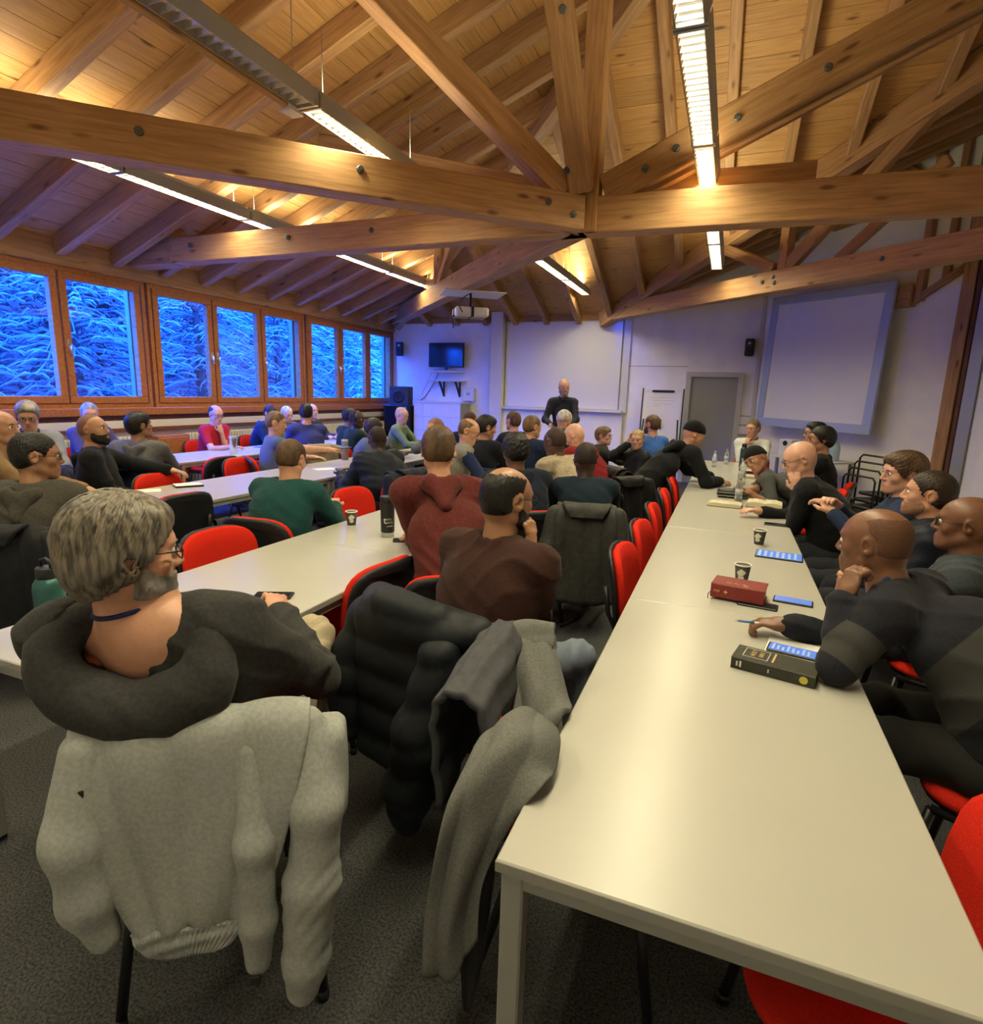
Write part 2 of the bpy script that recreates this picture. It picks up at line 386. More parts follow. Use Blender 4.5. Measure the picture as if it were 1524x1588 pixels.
tr = struct(MB().box((.36, YB-.05, 0), (.42, YB, 3.5)).box((.425, YB-.03, 0), (.45, YB, 3.6)).build('trim_5', M_TRIMW))
# projection screen hung in front of the angled wall
ps = thing('projection_screen', 'big blue-grey framed projection screen leaning on the angled white wall', 'screen')
PM = W45 @ Matrix.Translation((.36, -.28, 1.17)) @ Matrix.Rotation(R(-1.5), 4, 'X') @ Matrix.Rotation(R(0.8), 4, 'Y')
MB().bbox((.13, -.02, .13), (1.95, .0, 2.0), .003).build('cloth', M_SCREEN, ps, mw=PM)
for n_, lo, hi in (('frame_rail', (0, -.035, 0), (2.08, .02, .14)), ('frame_rail', (0, -.035, 1.99), (2.08, .02, 2.13)), ('frame_rail', (0, -.035, .14), (.14, .02, 1.99)), ('frame_rail', (1.94, -.035, .14), (2.08, .02, 1.99))):
    MB().bbox(lo, hi, .006).build(n_, M_SFRAME, ps, mw=PM)
for x in (.4, 1.6): MB().box((x, .02, 1.9), (x+.05, .30, 1.95)).build('bracket', M_BLACK, ps, mw=PM)

# --- windows in the left wall
M_RAIL = mat('steel_rail', (.25, .25, .26), .4, metal=.6)
def window(k, y0, y1, cuts):
    """frame from y0 to y1, sashes between cuts"""
    Z0, Z1 = 1.33, 2.80
    f = MB().box((XL-.16, y0, Z0-.06), (XL+.02, y1, Z0)).box((XL-.16, y0, Z1), (XL+.02, y1, Z1+.06)).box((XL-.16, y0, Z0), (XL+.02, y0+.05, Z1)).box((XL-.16, y1-.05, Z0), (XL+.02, y1, Z1))
    wn = struct(f.build('window_%d' % k, W_SASH))
    for i, (a, b) in enumerate(cuts):
        s = .085
        so = MB().bbox((XL-.05, a, Z0), (XL+.035, b, Z0+s), .006).bbox((XL-.05, a, Z1-s), (XL+.035, b, Z1), .006).bbox((XL-.05, a, Z0+s), (XL+.035, a+s, Z1-s), .006).bbox((XL-.05, b-s, Z0+s), (XL+.035, b, Z1-s), .006).build('sash', W_SASH, wn)
        MB().box((XL-.012, a+s, Z0+s), (XL-.004, b-s, Z1-s)).build('pane', M_PANE, so)
        hy = b-s*.5 if i == 0 else a+s*.5
        MB().tube([(XL+.035, hy, 2.0), (XL+.065, hy, 2.0), (XL+.065, hy, 1.88)], .011, 8).bbox((XL+.03, hy-.014, 1.95), (XL+.042, hy+.014, 2.06)).build('handle', M_ALU, so)
    MB().box((XL-.24, y1-.09, Z0), (XL-.17, y1-.02, Z1)).build('shutter_rail', M_RAIL, wn)
    return wn
window(1, 2.78, 5.80, [(2.83, 3.80), (3.84, 4.70), (4.72, 5.72)])
window(2, 5.84, 8.92, [(5.90, 6.86), (6.88, 7.84), (7.86, 8.84)])
window(3, 8.98, 11.95, [(9.02, 9.95), (9.97, 10.90), (10.92, 11.86)])
tr = struct(MB().bbox((XL, 2.6, 1.18), (XL+.10, YB-.02, 1.275), .008).build('trim_6', W_SASH))
tr = struct(MB().bbox((XL, 2.6, 2.855), (XL+.05, YB-.02, 2.93), .006).build('trim_7', W_SASH))
tr = struct(MB().bbox((XL, YN, 1.115), (XL+.05, YB-.05, 1.18), .006).build('trim_8', W_DARK))
tr = struct(MB().bbox((XL, YN, 1.02), (XL+.06, YB-.05, 1.115), .004).build('trim_9', M_CREAM))
tr = struct(MB().bbox((XL, YN, .97), (XL+.07, YB-.05, 1.02), .004).build('trim_10', W_DARK))
# radiators under the windows
M_RAD = mat('radiator_enamel', (.62, .58, .48), .4)
finm = MB().bbox((0, -.022, .14), (.10, .022, .92), .012).mesh('fin'); finm.materials.append(M_RAD)
def radiator(y0, n, label):
    t = thing('radiator', label, 'radiator', (XL+.06, y0, 0))
    for k in range(n): link('fin', finm, t, loc=(0, .03+k*.056, 0))
    MB().tube([(.05, 0, .20), (.05, n*.056+.02, .20)], .022).build('pipe', M_RAD, t); MB().tube([(.05, 0, .86), (.05, n*.056+.02, .86)], .022).build('pipe', M_RAD, t)
radiator(3.6, 34, 'cream column radiator under the leftmost window, behind the bearded man')
radiator(6.2, 46, 'cream column radiator under the middle windows behind the man in red')
radiator(9.1, 44, 'cream column radiator under the far windows near the loudspeaker')
so = thing('wall_cabinet', 'small brown wooden box between two radiators under the windows', 'cabinet', (XL+.05, 5.62, 0))
MB().bbox((0, 0, .35), (.22, .5, .92), .008).build('body', W_SASH, so); MB().bbox((.22, .03, .38), (.235, .47, .89), .004).build('door', W_SASH, so)
# ================================================================ OUTSIDE: snowy conifers on a slope
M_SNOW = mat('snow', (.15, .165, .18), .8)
M_NEEDLE = mat('needles', (.062, .074, .070), .9, noise=.3, scale=8)
M_BARK = mat('bark', (.06, .045, .035), .95)
nx, ny = 26, 40; v = []; f = []
for i in range(nx):
    for j in range(ny):
        x = -7.5-i*1.25; y = -14+j*1.6
        z = -.6+.34*(-7.5-x)**1.05+.5*math.sin(.6*x+.5*y)*min(1, i/4)+.3*math.sin(1.3*y)*min(1, i/4); v.append((x, y, z))
for i in range(nx-1):
    for j in range(ny-1): f.append((i*ny+j, i*ny+j+1, (i+1)*ny+j+1, (i+1)*ny+j))
gm = MB(); gm.add(v, f, 0, True); struct(gm.build('ground_snow', M_SNOW))
def conifer_meshes(seed, h=9.0, rad=2.5):
    r_ = random.Random(seed); br = MB(); sn = MB(); z = .4
    def spray(p, d, side_, L_, wd, dn, rec):
        """one bough: tapered ridge of needles with snow on it, twigs to both sides"""
        K = 4; vb = []; vs = []
        for s in range(K+1):
            q = s/K; c = p+d*(L_*q)+Vector((0, 0, .10*L_*math.sin(q*2.2)-dn*L_*q*q))+Vector((r_.uniform(-1, 1), r_.uniform(-1, 1), r_.uniform(-1, 1)))*.035*L_*(q > 0); ww = wd*(1-.8*q)
            vb += [c-side_*ww-Vector((0, 0, ww*.6)), c+side_*ww-Vector((0, 0, ww*.6)), c+Vector((0, 0, .006))]
            ws = ww*r_.uniform(.35, 1.1); th = r_.uniform(-.3, 1.0)*min(.05, wd*1.3)
            vs += [c-side_*ws-Vector((0, 0, ww*.3)), c+side_*ws-Vector((0, 0, ww*.3)), c+Vector((0, 0, .012+th))]
            if rec and s > 0:
                for sg in (-1, 1, -1, 1):
                    if r_.random() < .8: spray(c, (d*.75+side_*sg*r_.uniform(.5, 1.0)).normalized(), Vector((-d.y, d.x, 0)).normalized(), L_*r_.uniform(.25, .45)*(1.15-q*.5), wd*.62, dn*1.3, False)
        fb = []
        for i in range(K):
            o = i*3
            for a, b in ((0, 2), (2, 1), (1, 0)): fb.append((o+a, o+b, o+3+b, o+3+a))
        br.add(vb, fb)
        if r_.random() < .85: sn.add(vs, fb, 0, True)
    while z < h*.98:
        n = 7 if z < h*.7 else 5
        for k in range(n):
            a = 2*PI*k/n+r_.uniform(-.45, .45)+z*2.1; L_ = rad*(1-z/h)**.75*r_.uniform(.7, 1.2)+.12
            d = Vector((math.cos(a), math.sin(a), r_.uniform(-.15, .1))).normalized(); spray(Vector((0, 0, z+r_.uniform(-.1, .1))), d, Vector((-math.sin(a), math.cos(a), 0)), L_, .024+.014*L_, .28, L_ > .5)
        z += r_.uniform(.26, .36)
    out = (MB().tube([(0, 0, -.6), (.03, 0, h*.5), (0, 0, h)], [.16, .10, .02], 7).mesh('trunk'), br.mesh('branches'), sn.mesh('snow'))
    for me, m in zip(out, (M_BARK, M_NEEDLE, M_SNOW)): me.materials.append(m)
    return out
CON = [conifer_meshes(k) for k in range(3)]
def conifer(x, y, h, k):
    z0 = -.6+.34*max(0, (-7.5-x))**1.05-.2
    t = thing('conifer', 'snow-laden conifer in blue dusk light outside the row of windows', 'tree', (x, y, z0), k*1.9, 'snowy conifers outside the windows')
    t.scale = (h/9,)*3
    tr_, b_, s_ = CON[k % 3]
    link('trunk', tr_, t); o = link('branches', b_, t); o['kind'] = 'stuff'; o = link('snow', s_, t); o['kind'] = 'stuff'
for k, (x, y, h) in enumerate(((-9.8, 4.3, 6), (-9.9, 6.7, 6.2), (-9.7, 9.0, 5.8), (-9.9, 11.4, 6.2), (-10.0, 14.0, 6.4), (-10.4, 17.0, 7), (-12.4, 6.0, 9), (-12.8, 9.2, 9.5), (-13.0, 12.2, 9), (-13.2, 15.6, 9.5), (-14.2, 19.6, 10), (-11.6, 3.2, 8), (-15.5, 8.2, 10), (-15.8, 12.0, 10), (-16.2, 16.0, 10), (-17.0, 20.0, 10), (-14.0, 4.6, 9), (-17.5, 25, 10), (-19, 14, 11))):
    conifer(x, y, h, k)

# ================================================================ CEILING LAMPS
bladem = MB().add([(-.001, -.066, 0), (.001, -.066, 0), (.001, .066, 0), (-.001, .066, 0), (-.012, -.058, .032), (.012, -.058, .032), (.012, .058, .032), (-.012, .058, .032)],
                  [(0,3,2,1),(4,5,6,7),(0,1,5,4),(1,2,6,5),(2,3,7,6),(3,0,4,7)]).mesh('louvre_blade'); bladem.materials.append(M_ALU)
M_TUBE = mat('lamp_tube', (.9, .9, .9), .4, emit=LAMP_COL, es=6.0)
def lamp(x, y0, label, L_=1.46, z=3.40, grp='louvred ceiling lamps', lit=True):
    t = thing('ceiling_lamp', label, 'ceiling lamp', (x, y0+L_/2, z), PI/2, grp)
    h = L_/2
    MB().box((-h, -.035, .085), (h, .035, .135)).build('housing', M_ALUW, t)
    for s in (-1, 1):
        MB().add([(-h, s*.066, -.004), (h, s*.066, -.004), (h, s*.094, .085), (-h, s*.094, .085), (-h, s*.070, -.004), (h, s*.070, -.004), (h, s*.098, .085), (-h, s*.098, .085)],
                 [(0,1,2,3),(7,6,5,4),(0,4,5,1),(2,6,7,3),(0,3,7,4),(1,5,6,2)]).build('reflector', M_ALUW, t)
        MB().box((s*h-.01, -.085, -.004), (s*h+.01, .085, .09)).build('end_cap', M_ALUW, t)
    n = 20
    for k in range(n): link('louvre_blade', bladem, t, loc=(-h+.05+k*(L_-.1)/(n-1), 0, 0))
    MB().tube([(-h+.03, 0, .066), (h-.03, 0, .066)], .013, 8).build('tube', M_TUBE if lit else M_CREAM, t)
    for s in (-.6, .6): MB().tube([(s, 0, .135), (s, 0, .55)], .003, 5).build('hanger', M_STEEL, t)
    for nm, zz, rx, e, wd in () if not lit else (('lamp_light', .018, 0, LAMP_DOWN, .11), ('lamp_uplight', .145, PI, LAMP_UP, .07)):
        ld = bpy.data.lights.new(nm, 'AREA'); ld.shape = 'RECTANGLE'; ld.size = L_-.06; ld.size_y = wd; ld.energy = e; ld.color = LAMP_COL
        lo = bpy.data.objects.new(nm, ld); COL.objects.link(lo); lo.parent = t; lo.location = (0, 0, zz); lo.rotation_euler = (rx, 0, 0)
ords = ('nearest', 'second', 'third', 'fourth', 'fifth', 'last')
for k in range(2): lamp(-.37, -.84+k*1.42, '%s unseen fill lamp added to the right-hand line, overhead behind the camera' % ('rear', 'front')[k], L_=1.40)  # out of view, added to brighten the foreground near the camera
for k in range(5): lamp(-.37, 2.0+k*1.5, '%s louvred lamp of the line above the right-hand tables' % ords[k])
lamp(-2.78, -.84, 'unseen fill lamp added to the middle line overhead, behind the nearest one')  # extra lamp outside the frame, added for more light at the near end
for k in range(3): lamp(-2.78, .62+k*1.5, '%s louvred lamp of the middle line, near the diagonal strut' % ords[k], lit=(k != 1))
for k in range(2): lamp(-2.66, 8.3+k*1.5, '%s short lamp hanging before the back wall board' % ('nearer', 'farther')[k])
lamp(-5.22, 1.1, 'unseen fill lamp added to the window line before the nearest one')  # added beyond the visible line, unseen, to lift the near left
for k in range(5): lamp(-5.22, 2.6+k*1.5, '%s louvred lamp of the line nearest the windows' % ords[k])
# ================================================================ TABLES
TZ = .74
def make_table(name, label, x0, x1, y0, y1, grp, leg=True):
    t = thing('table', label, 'table', ((x0+x1)/2, (y0+y1)/2, 0), 0, grp)
    hx, hy = (x1-x0)/2-.002, (y1-y0)/2-.002
    MB().bbox((-hx, -hy, TZ-.024), (hx, hy, TZ), .003).build('tabletop', [M_TABLE], t)
    MB().box((-hx-.001, -hy-.001, TZ-.025), (hx+.001, hy+.001, TZ-.004)).build('edge_band', M_TEDGE, t)
    a = .03
    for lo, hi in (((-hx+a, -hy+.012, TZ-.06), (hx-a, -hy+.04, TZ-.026)), ((-hx+a, hy-.04, TZ-.06), (hx-a, hy-.012, TZ-.026)), ((-hx+.012, -hy+a, TZ-.06), (-hx+.04, hy-a, TZ-.026)), ((hx-.04, -hy+a, TZ-.06), (hx-.012, hy-a, TZ-.026))):
        MB().box(lo, hi).build('apron_rail', M_STEEL, t)
    for sx in (-1, 1):
        for sy in (-1, 1):
            o = MB().bbox((-.022, -.022, .015), (.022, .022, TZ-.026), .004).build('leg', M_STEEL, t, loc=(sx*(hx-.03), sy*(hy-.03), 0))
            MB().box((-.018, -.018, 0), (.018, .018, .015)).build('foot_glide', M_BLACK, o)
    return t
o5 = ('nearest', 'second nearest', 'middle', 'second farthest', 'farthest')
for k in range(5): make_table('t', '%s white table in the right-hand row beside the red chairs' % o5[k], -.325, .465, .90+1.6*k, 2.50+1.6*k, 'white tables of the right-hand row')
o4 = ('nearest', 'second', 'third', 'farthest')
for k in range(4): make_table('t', '%s white table in the row in front of the hooded man' % o4[k], -2.28, -1.46, 1.04+1.62*k, 2.66+1.62*k, 'white tables of the second row')
for k in range(4): make_table('t', '%s white table in the row reflecting blue window light' % o4[k], -4.40, -3.56, 1.6+1.6*k, 3.2+1.6*k, 'white tables of the third row')
for k in range(4): make_table('t', '%s white table in the row by the windows' % o4[k], -6.35, -5.55, 3.2+1.6*k, 4.8+1.6*k, 'white tables by the windows')

# ================================================================ CHAIRS (origin at seat centre on floor, faces +Y)
def pad(w, d, t, n=14, e=3.2, cv=0.0):
    """superellipse cushion lying in XY, domed; returns MB data"""
    m = MB(); v = []; f = []; lay = [(.90, 0), (1.0, t*.25), (1.0, t*.65), (.93, t*.92), (.6, t*1.04)]
    K = 28
    for s, z in lay:
        for k in range(K):
            a = 2*PI*k/K; c, s_ = math.cos(a), math.sin(a)
            x = s*w/2*math.copysign(abs(c)**(2/e), c); y = s*d/2*math.copysign(abs(s_)**(2/e), s_); v.append((x, y, z+cv*(x/(w/2))**2))
    for i in range(len(lay)-1):
        for k in range(K): f.append((i*K+k, i*K+(k+1) % K, (i+1)*K+(k+1) % K, (i+1)*K+k))
    f.append(tuple(reversed(range(K)))); f.append(tuple(range((len(lay)-1)*K, len(lay)*K)))
    m.add(v, f, 0, True); return m
seat_me = pad(.47, .45, .05).mesh('seat'); seat_me.materials.append(M_RED)
shell_me = pad(.485, .40, .025, cv=.05).mesh('back_shell'); shell_me.materials.append(M_BLACK)
back_me = pad(.475, .39, .045, cv=.05).mesh('backrest'); back_me.materials.append(M_RED)
pan_me = pad(.45, .43, .02).mesh('seat_pan'); pan_me.materials.append(M_BLACK)
legs_me = []
for s in (-1, 1):
    legs_me.append((MB().tube([(s*.215, .16, .42), (s*.245, .22, .02)], .0135, 8).lathe([(.016, 0), (.016, .03)], 8, c=(s*.245, .22, 0)).mesh('leg'), MB().tube([(s*.215, -.14, .42), (s*.245, -.25, .02)], .0135, 8).lathe([(.016, 0), (.016, .03)], 8, c=(s*.245, -.25, 0)).mesh('leg')))
rail_me = MB().tube([(-.215, .16, .42), (-.215, -.14, .42)], .0135, 8).tube([(.215, .16, .42), (.215, -.14, .42)], .0135, 8).tube([(-.215, 0, .415), (.215, 0, .415)], .011, 8).mesh('seat_frame')
sup_me = [MB().tube([(s*.17, -.10, .415), (s*.17, -.22, .43), (s*.17, -.265, .52), (s*.17, -.285, .66)], .012, 8).mesh('back_support') for s in (-1, 1)]
for me in [x for p in legs_me for x in p]+[rail_me]+sup_me: me.materials.append(M_BSTEEL)
BT = Matrix.Translation((0, -.255, .635)) @ Matrix.Rotation(R(-82), 4, 'X') @ Matrix.Rotation(PI, 4, 'Z')
def chair(x, y, ang, label, group='red upholstered stacking chairs', black=False):
    t = thing('chair', label, 'chair', (x, y, 0), R(ang-90), group)
    link('seat_pan', pan_me, t, loc=(0, 0, .425)); link('seat', seat_me, t, loc=(0, 0, .435))
    M = Matrix.Translation((0, -.262, .64)) @ Matrix.Rotation(R(98), 4, 'X') @ Matrix.Rotation(PI, 4, 'Z') @ Matrix.Scale(1, 4)
    # local z of the pads must point forward (+Y), tilted slightly back
    F = Matrix(((1, 0, 0), (0, .14, .99), (0, .99, -.14))).to_4x4(); F = Matrix(((-1, 0, 0, 0), (0, -.139, .990, 0), (0, .990, .139, 0), (0, 0, 0, 1)))
    A1 = Matrix.Translation((0, -.285, .64)) @ F
    o = link('back_shell', shell_me, t); o.matrix_basis = A1
    o = link('backrest', back_me, t); o.matrix_basis = Matrix.Translation((0, -.263, .642)) @ F
    for a, b in legs_me: link('leg', a, t); link('leg', b, t)
    link('seat_frame', rail_me, t)
    for s in sup_me: link('back_support', s, t)
    return t
# --- empty chairs
for k, (y, lb) in enumerate(((3.02, 'red chair tucked under the right-hand row, nearest of the five'), (3.68, 'second red chair from the front tucked under the right-hand row'), (4.36, 'third red chair from the front tucked under the right-hand row'), (5.15, 'fourth red chair from the front tucked under the right-hand row'), (5.95, 'farthest red chair tucked under the right-hand row, before the man in a beanie'))):
    chair(-.20, y, 0+random.uniform(-4, 4), lb)
chair(.36, 1.22, 180, 'big red chair pushed under the near right table corner, cut by the frame')
chair(-.27, 1.50, 4, 'red chair at the near table corner holding the grey wool coat')
chair(-1.62, 2.28, 172, 'empty red chair with black back beside the hooded man, pushed to the table')
chair(-2.25, 2.32, -4, 'red chair facing the camera behind the hooded man, near left of the table')
chair(-2.44, 3.82, -5, 'red chair behind the paper cup and black tumbler')
chair(-3.78, 3.08, 174, 'chair with black back turned to the camera, left of the man in teal')
chair(-4.25, 3.62, 0, 'red chair beside the bearded man in a black hoodie')
chair(-4.57, 4.88, 0, 'red chair across the blue-lit table, left of the man with a phone')
chair(-5.30, 4.90, 180, 'black-backed chair at the window tables behind a red chair')
# ================================================================ SIGNED-DISTANCE MODELLING (people, clothes, coats)
class Field:
    def __init__(s, lo, hi, h):
        s.h = h; s.lo = np.array(lo, float)-2*h; hi = np.array(hi, float)+2*h
        s.n = np.maximum(np.ceil((hi-s.lo)/h).astype(int)+1, 3)
        s.ax = [(s.lo[i]+h*np.arange(s.n[i])).astype(np.float32) for i in range(3)]
        s.d = np.full(tuple(s.n), 1.0, np.float32)
    def sub(s, lo, hi):
        i0 = [max(0, int((lo[i]-s.lo[i])/s.h)) for i in range(3)]; i1 = [min(s.n[i], int((hi[i]-s.lo[i])/s.h)+2) for i in range(3)]
        if any(a >= b for a, b in zip(i0, i1)): return None, None
        sl = tuple(slice(a, b) for a, b in zip(i0, i1))
        return sl, (s.ax[0][sl[0]][:, None, None], s.ax[1][sl[1]][None, :, None], s.ax[2][sl[2]][None, None, :])
    def merge(s, sl, d, k, op):
        a = s.d[sl]
        if op == '+':
            if k > 0:
                q = np.maximum(k-np.abs(a-d), 0)/k; s.d[sl] = np.minimum(a, d)-q*q*k*.25
            else: s.d[sl] = np.minimum(a, d)
        else:
            d = -d
            if k > 0:
                q = np.maximum(k-np.abs(a-d), 0)/k; s.d[sl] = np.maximum(a, d)+q*q*k*.25
            else: s.d[sl] = np.maximum(a, d)
    def cap(s, a, b, ra, rb, k=.03, op='+'):
        a = np.asarray(a, float); b = np.asarray(b, float); r = max(ra, rb)+k+2*s.h
        sl, g = s.sub(np.minimum(a, b)-r, np.maximum(a, b)+r)
        if sl is None: return s
        ba = b-a; bb = max(float(ba@ba), 1e-9)
        px, py, pz = g[0]-a[0], g[1]-a[1], g[2]-a[2]
        t = np.clip((px*ba[0]+py*ba[1]+pz*ba[2])/bb, 0, 1)
        d = np.sqrt((px-t*ba[0])**2+(py-t*ba[1])**2+(pz-t*ba[2])**2)-(ra+t*(rb-ra))
        s.merge(sl, d.astype(np.float32), k, op); return s
    def ell(s, c, r, M=None, k=.03, op='+'):
        c = np.asarray(c, float); r = np.asarray(r, float); e = float(max(r))+k+2*s.h
        sl, g = s.sub(c-e, c+e)
        if sl is None: return s
        p = [g[i]-c[i] for i in range(3)]
        if M is not None: p = [p[0]*M[0, i]+p[1]*M[1, i]+p[2]*M[2, i] for i in range(3)]
        k0 = np.sqrt((p[0]/r[0])**2+(p[1]/r[1])**2+(p[2]/r[2])**2); k1 = np.sqrt((p[0]/r[0]**2)**2+(p[1]/r[1]**2)**2+(p[2]/r[2]**2)**2)
        s.merge(sl, (k0*(k0-1)/np.maximum(k1, 1e-6)).astype(np.float32), k, op); return s
    def box(s, c, r, M=None, rad=.01, k=.02, op='+'):
        c = np.asarray(c, float); r = np.asarray(r, float)-rad; e = float(np.linalg.norm(r))+rad+k+2*s.h
        sl, g = s.sub(c-e, c+e)
        if sl is None: return s
        p = [g[i]-c[i] for i in range(3)]
        if M is not None: p = [p[0]*M[0, i]+p[1]*M[1, i]+p[2]*M[2, i] for i in range(3)]
        q = [np.abs(p[i])-r[i] for i in range(3)]
        d = np.sqrt(np.maximum(q[0], 0)**2+np.maximum(q[1], 0)**2+np.maximum(q[2], 0)**2)+np.minimum(np.maximum(np.maximum(q[0], q[1]), q[2]), 0)-rad
        s.merge(sl, d.astype(np.float32), k, op); return s
    def chain(s, pts, rs, k=.03):
        for i in range(len(pts)-1): s.cap(pts[i], pts[i+1], rs[i], rs[i+1], k)
        return s
    def warp(s, amp, f):
        g = (s.ax[0][:, None, None], s.ax[1][None, :, None], s.ax[2][None, None, :]); s.d += (amp*f(*g)).astype(np.float32); return s
    def mask(s, fn, k=0.0):
        """intersect with region fn(x,y,z) < 0"""
        d = fn(s.ax[0][:, None, None], s.ax[1][None, :, None], s.ax[2][None, None, :]).astype(np.float32)+np.zeros_like(s.d)
        q = np.maximum(k-np.abs(s.d-d), 0)/k if k > 0 else 0
        s.d = np.maximum(s.d, d)+(q*q*k*.25 if k > 0 else 0); return s
    def nets(s):
        d = s.d; ins = d < 0
        c = np.zeros(tuple(np.array(d.shape)-1), np.int8)
        for i in (0, 1):
            for j in (0, 1):
                for k in (0, 1): c += ins[i:d.shape[0]-1+i, j:d.shape[1]-1+j, k:d.shape[2]-1+k]
        act = (c > 0) & (c < 8); I = np.argwhere(act)
        if len(I) == 0: return np.zeros((0, 3)), np.zeros((0, 4), int)
        idx = np.full(act.shape, -1, np.int64); idx[act] = np.arange(len(I))
        acc = np.zeros((len(I), 3)); cnt = np.zeros(len(I)); x, y, z = I.T
        off = [(0,0,0),(1,0,0),(0,1,0),(1,1,0),(0,0,1),(1,0,1),(0,1,1),(1,1,1)]
        V = [d[x+o[0], y+o[1], z+o[2]] for o in off]
        for a, b in ((0,1),(2,3),(4,5),(6,7),(0,2),(1,3),(4,6),(5,7),(0,4),(1,5),(2,6),(3,7)):
            m = (V[a] < 0) != (V[b] < 0); den = V[a]-V[b]; t = np.where(m, V[a]/np.where(den == 0, 1, den), 0)
            oa, ob = np.array(off[a]), np.array(off[b])
            acc += np.where(m[:, None], oa+t[:, None]*(ob-oa), 0); cnt += m
        P = s.lo+s.h*(I+acc/cnt[:, None]); F = []
        for axn in range(3):
            sh = list(d.shape); a = [slice(None)]*3; b = [slice(None)]*3; a[axn] = slice(0, -1); b[axn] = slice(1, None)
            A, B = ins[tuple(a)], ins[tuple(b)]; o1, o2 = [q for q in range(3) if q != axn]
            m = A != B; E_ = np.argwhere(m); E_ = E_[(E_[:, o1] > 0) & (E_[:, o2] > 0) & (E_[:, o1] < sh[o1]-1) & (E_[:, o2] < sh[o2]-1)]
            if len(E_) == 0: continue
            fl = A[tuple(E_.T)]
            def q_(d1, d2):
                T = E_.copy(); T[:, o1] -= d1; T[:, o2] -= d2; return idx[tuple(T.T)]
            Q = np.stack([q_(1, 1), q_(0, 1), q_(0, 0), q_(1, 0)], 1)
            if axn == 1: fl = ~fl
            Q[~fl] = Q[~fl][:, ::-1]; F.append(Q)
        return P, np.concatenate(F)
def np_mesh(name, P, F, mi=None):
    me = bpy.data.meshes.new(name); n, m = len(P), len(F)
    me.vertices.add(n); me.vertices.foreach_set('co', np.asarray(P, np.float32).ravel())
    me.loops.add(m*4); me.loops.foreach_set('vertex_index', np.asarray(F, np.int32).ravel())
    me.polygons.add(m); me.polygons.foreach_set('loop_start', np.arange(0, 4*m, 4, dtype=np.int32)); me.polygons.foreach_set('loop_total', np.full(m, 4, np.int32))
    me.polygons.foreach_set('use_smooth', np.ones(m, bool))
    if mi is not None: me.polygons.foreach_set('material_index', np.asarray(mi, np.int32))
    me.update(calc_edges=True); me.validate(); return me
def V3(*a): return np.array(a, float)
def nrm(v): v = np.asarray(v, float); return v/max(np.linalg.norm(v), 1e-9)
def rotz(a): c, s = math.cos(a), math.sin(a); return np.array([[c, -s, 0], [s, c, 0], [0, 0, 1.]])
def rotx(a): c, s = math.cos(a), math.sin(a); return np.array([[1., 0, 0], [0, c, -s], [0, s, c]])
def roty(a): c, s = math.cos(a), math.sin(a); return np.array([[c, 0, s], [0, 1., 0], [-s, 0, c]])

def crom(P, n):
    """Catmull-Rom resample of control points along axis 0"""
    P = np.asarray(P, float); m = len(P); Q = np.concatenate([[2*P[0]-P[1]], P, [2*P[-1]-P[-2]]]); out = []
    for t in np.linspace(0, m-1, n):
        i = min(int(t), m-2); f = t-i; a, b, c, d = Q[i], Q[i+1], Q[i+2], Q[i+3]
        out.append(.5*((2*b)+(-a+c)*f+(2*a-5*b+4*c-d)*f*f+(-a+3*b-3*c+d)*f**3))
    return np.array(out)
def curtain(rows, nu=44, nv=50, amp=.010, nf=3.0, ph=0.0, th=.010, quilt=0.0, nq=8, grow=True):
    """hanging cloth: rows of control points from top to bottom, folds growing downwards, real thickness"""
    G = crom(np.array([crom(r, nu) for r in rows]), nv)          # nv x nu x 3
    du = np.gradient(G, axis=1); dv = np.gradient(G, axis=0); n = np.cross(du, dv); n /= np.maximum(np.linalg.norm(n, axis=2, keepdims=True), 1e-9)
    u = np.linspace(0, 1, nu)[None, :]; v = np.linspace(0, 1, nv)[:, None]
    fold = (np.abs(np.sin(PI*nf*u+.9*np.sin(3.1*v+ph)+ph))*-1+.6)*((.25+.75*v) if grow else 1.0)+.25*np.sin(2*PI*(2.3*v+1.1*u)+ph)
    d = amp*fold
    if quilt: d = d+quilt*np.abs(np.sin(PI*nq*v+.5*np.sin(5*u+ph)))
    A = G+n*d[..., None]; B = A-n*th; P = np.concatenate([A.reshape(-1, 3), B.reshape(-1, 3)]); o = nu*nv
    ii, jj = np.meshgrid(np.arange(nv-1), np.arange(nu-1), indexing='ij'); q = (ii*nu+jj).ravel()
    F = [np.stack([q, q+1, q+nu+1, q+nu], 1), np.stack([q+o, q+nu+o, q+nu+1+o, q+1+o], 1)]
    per = list(range(nu))+[i*nu+nu-1 for i in range(1, nv)]+[(nv-1)*nu+j for j in range(nu-2, -1, -1)]+[i*nu for i in range(nv-2, 0, -1)]
    k = np.array(per); k2 = np.roll(k, -1); F.append(np.stack([k, k+o, k2+o, k2], 1))
    return P, np.concatenate(F)
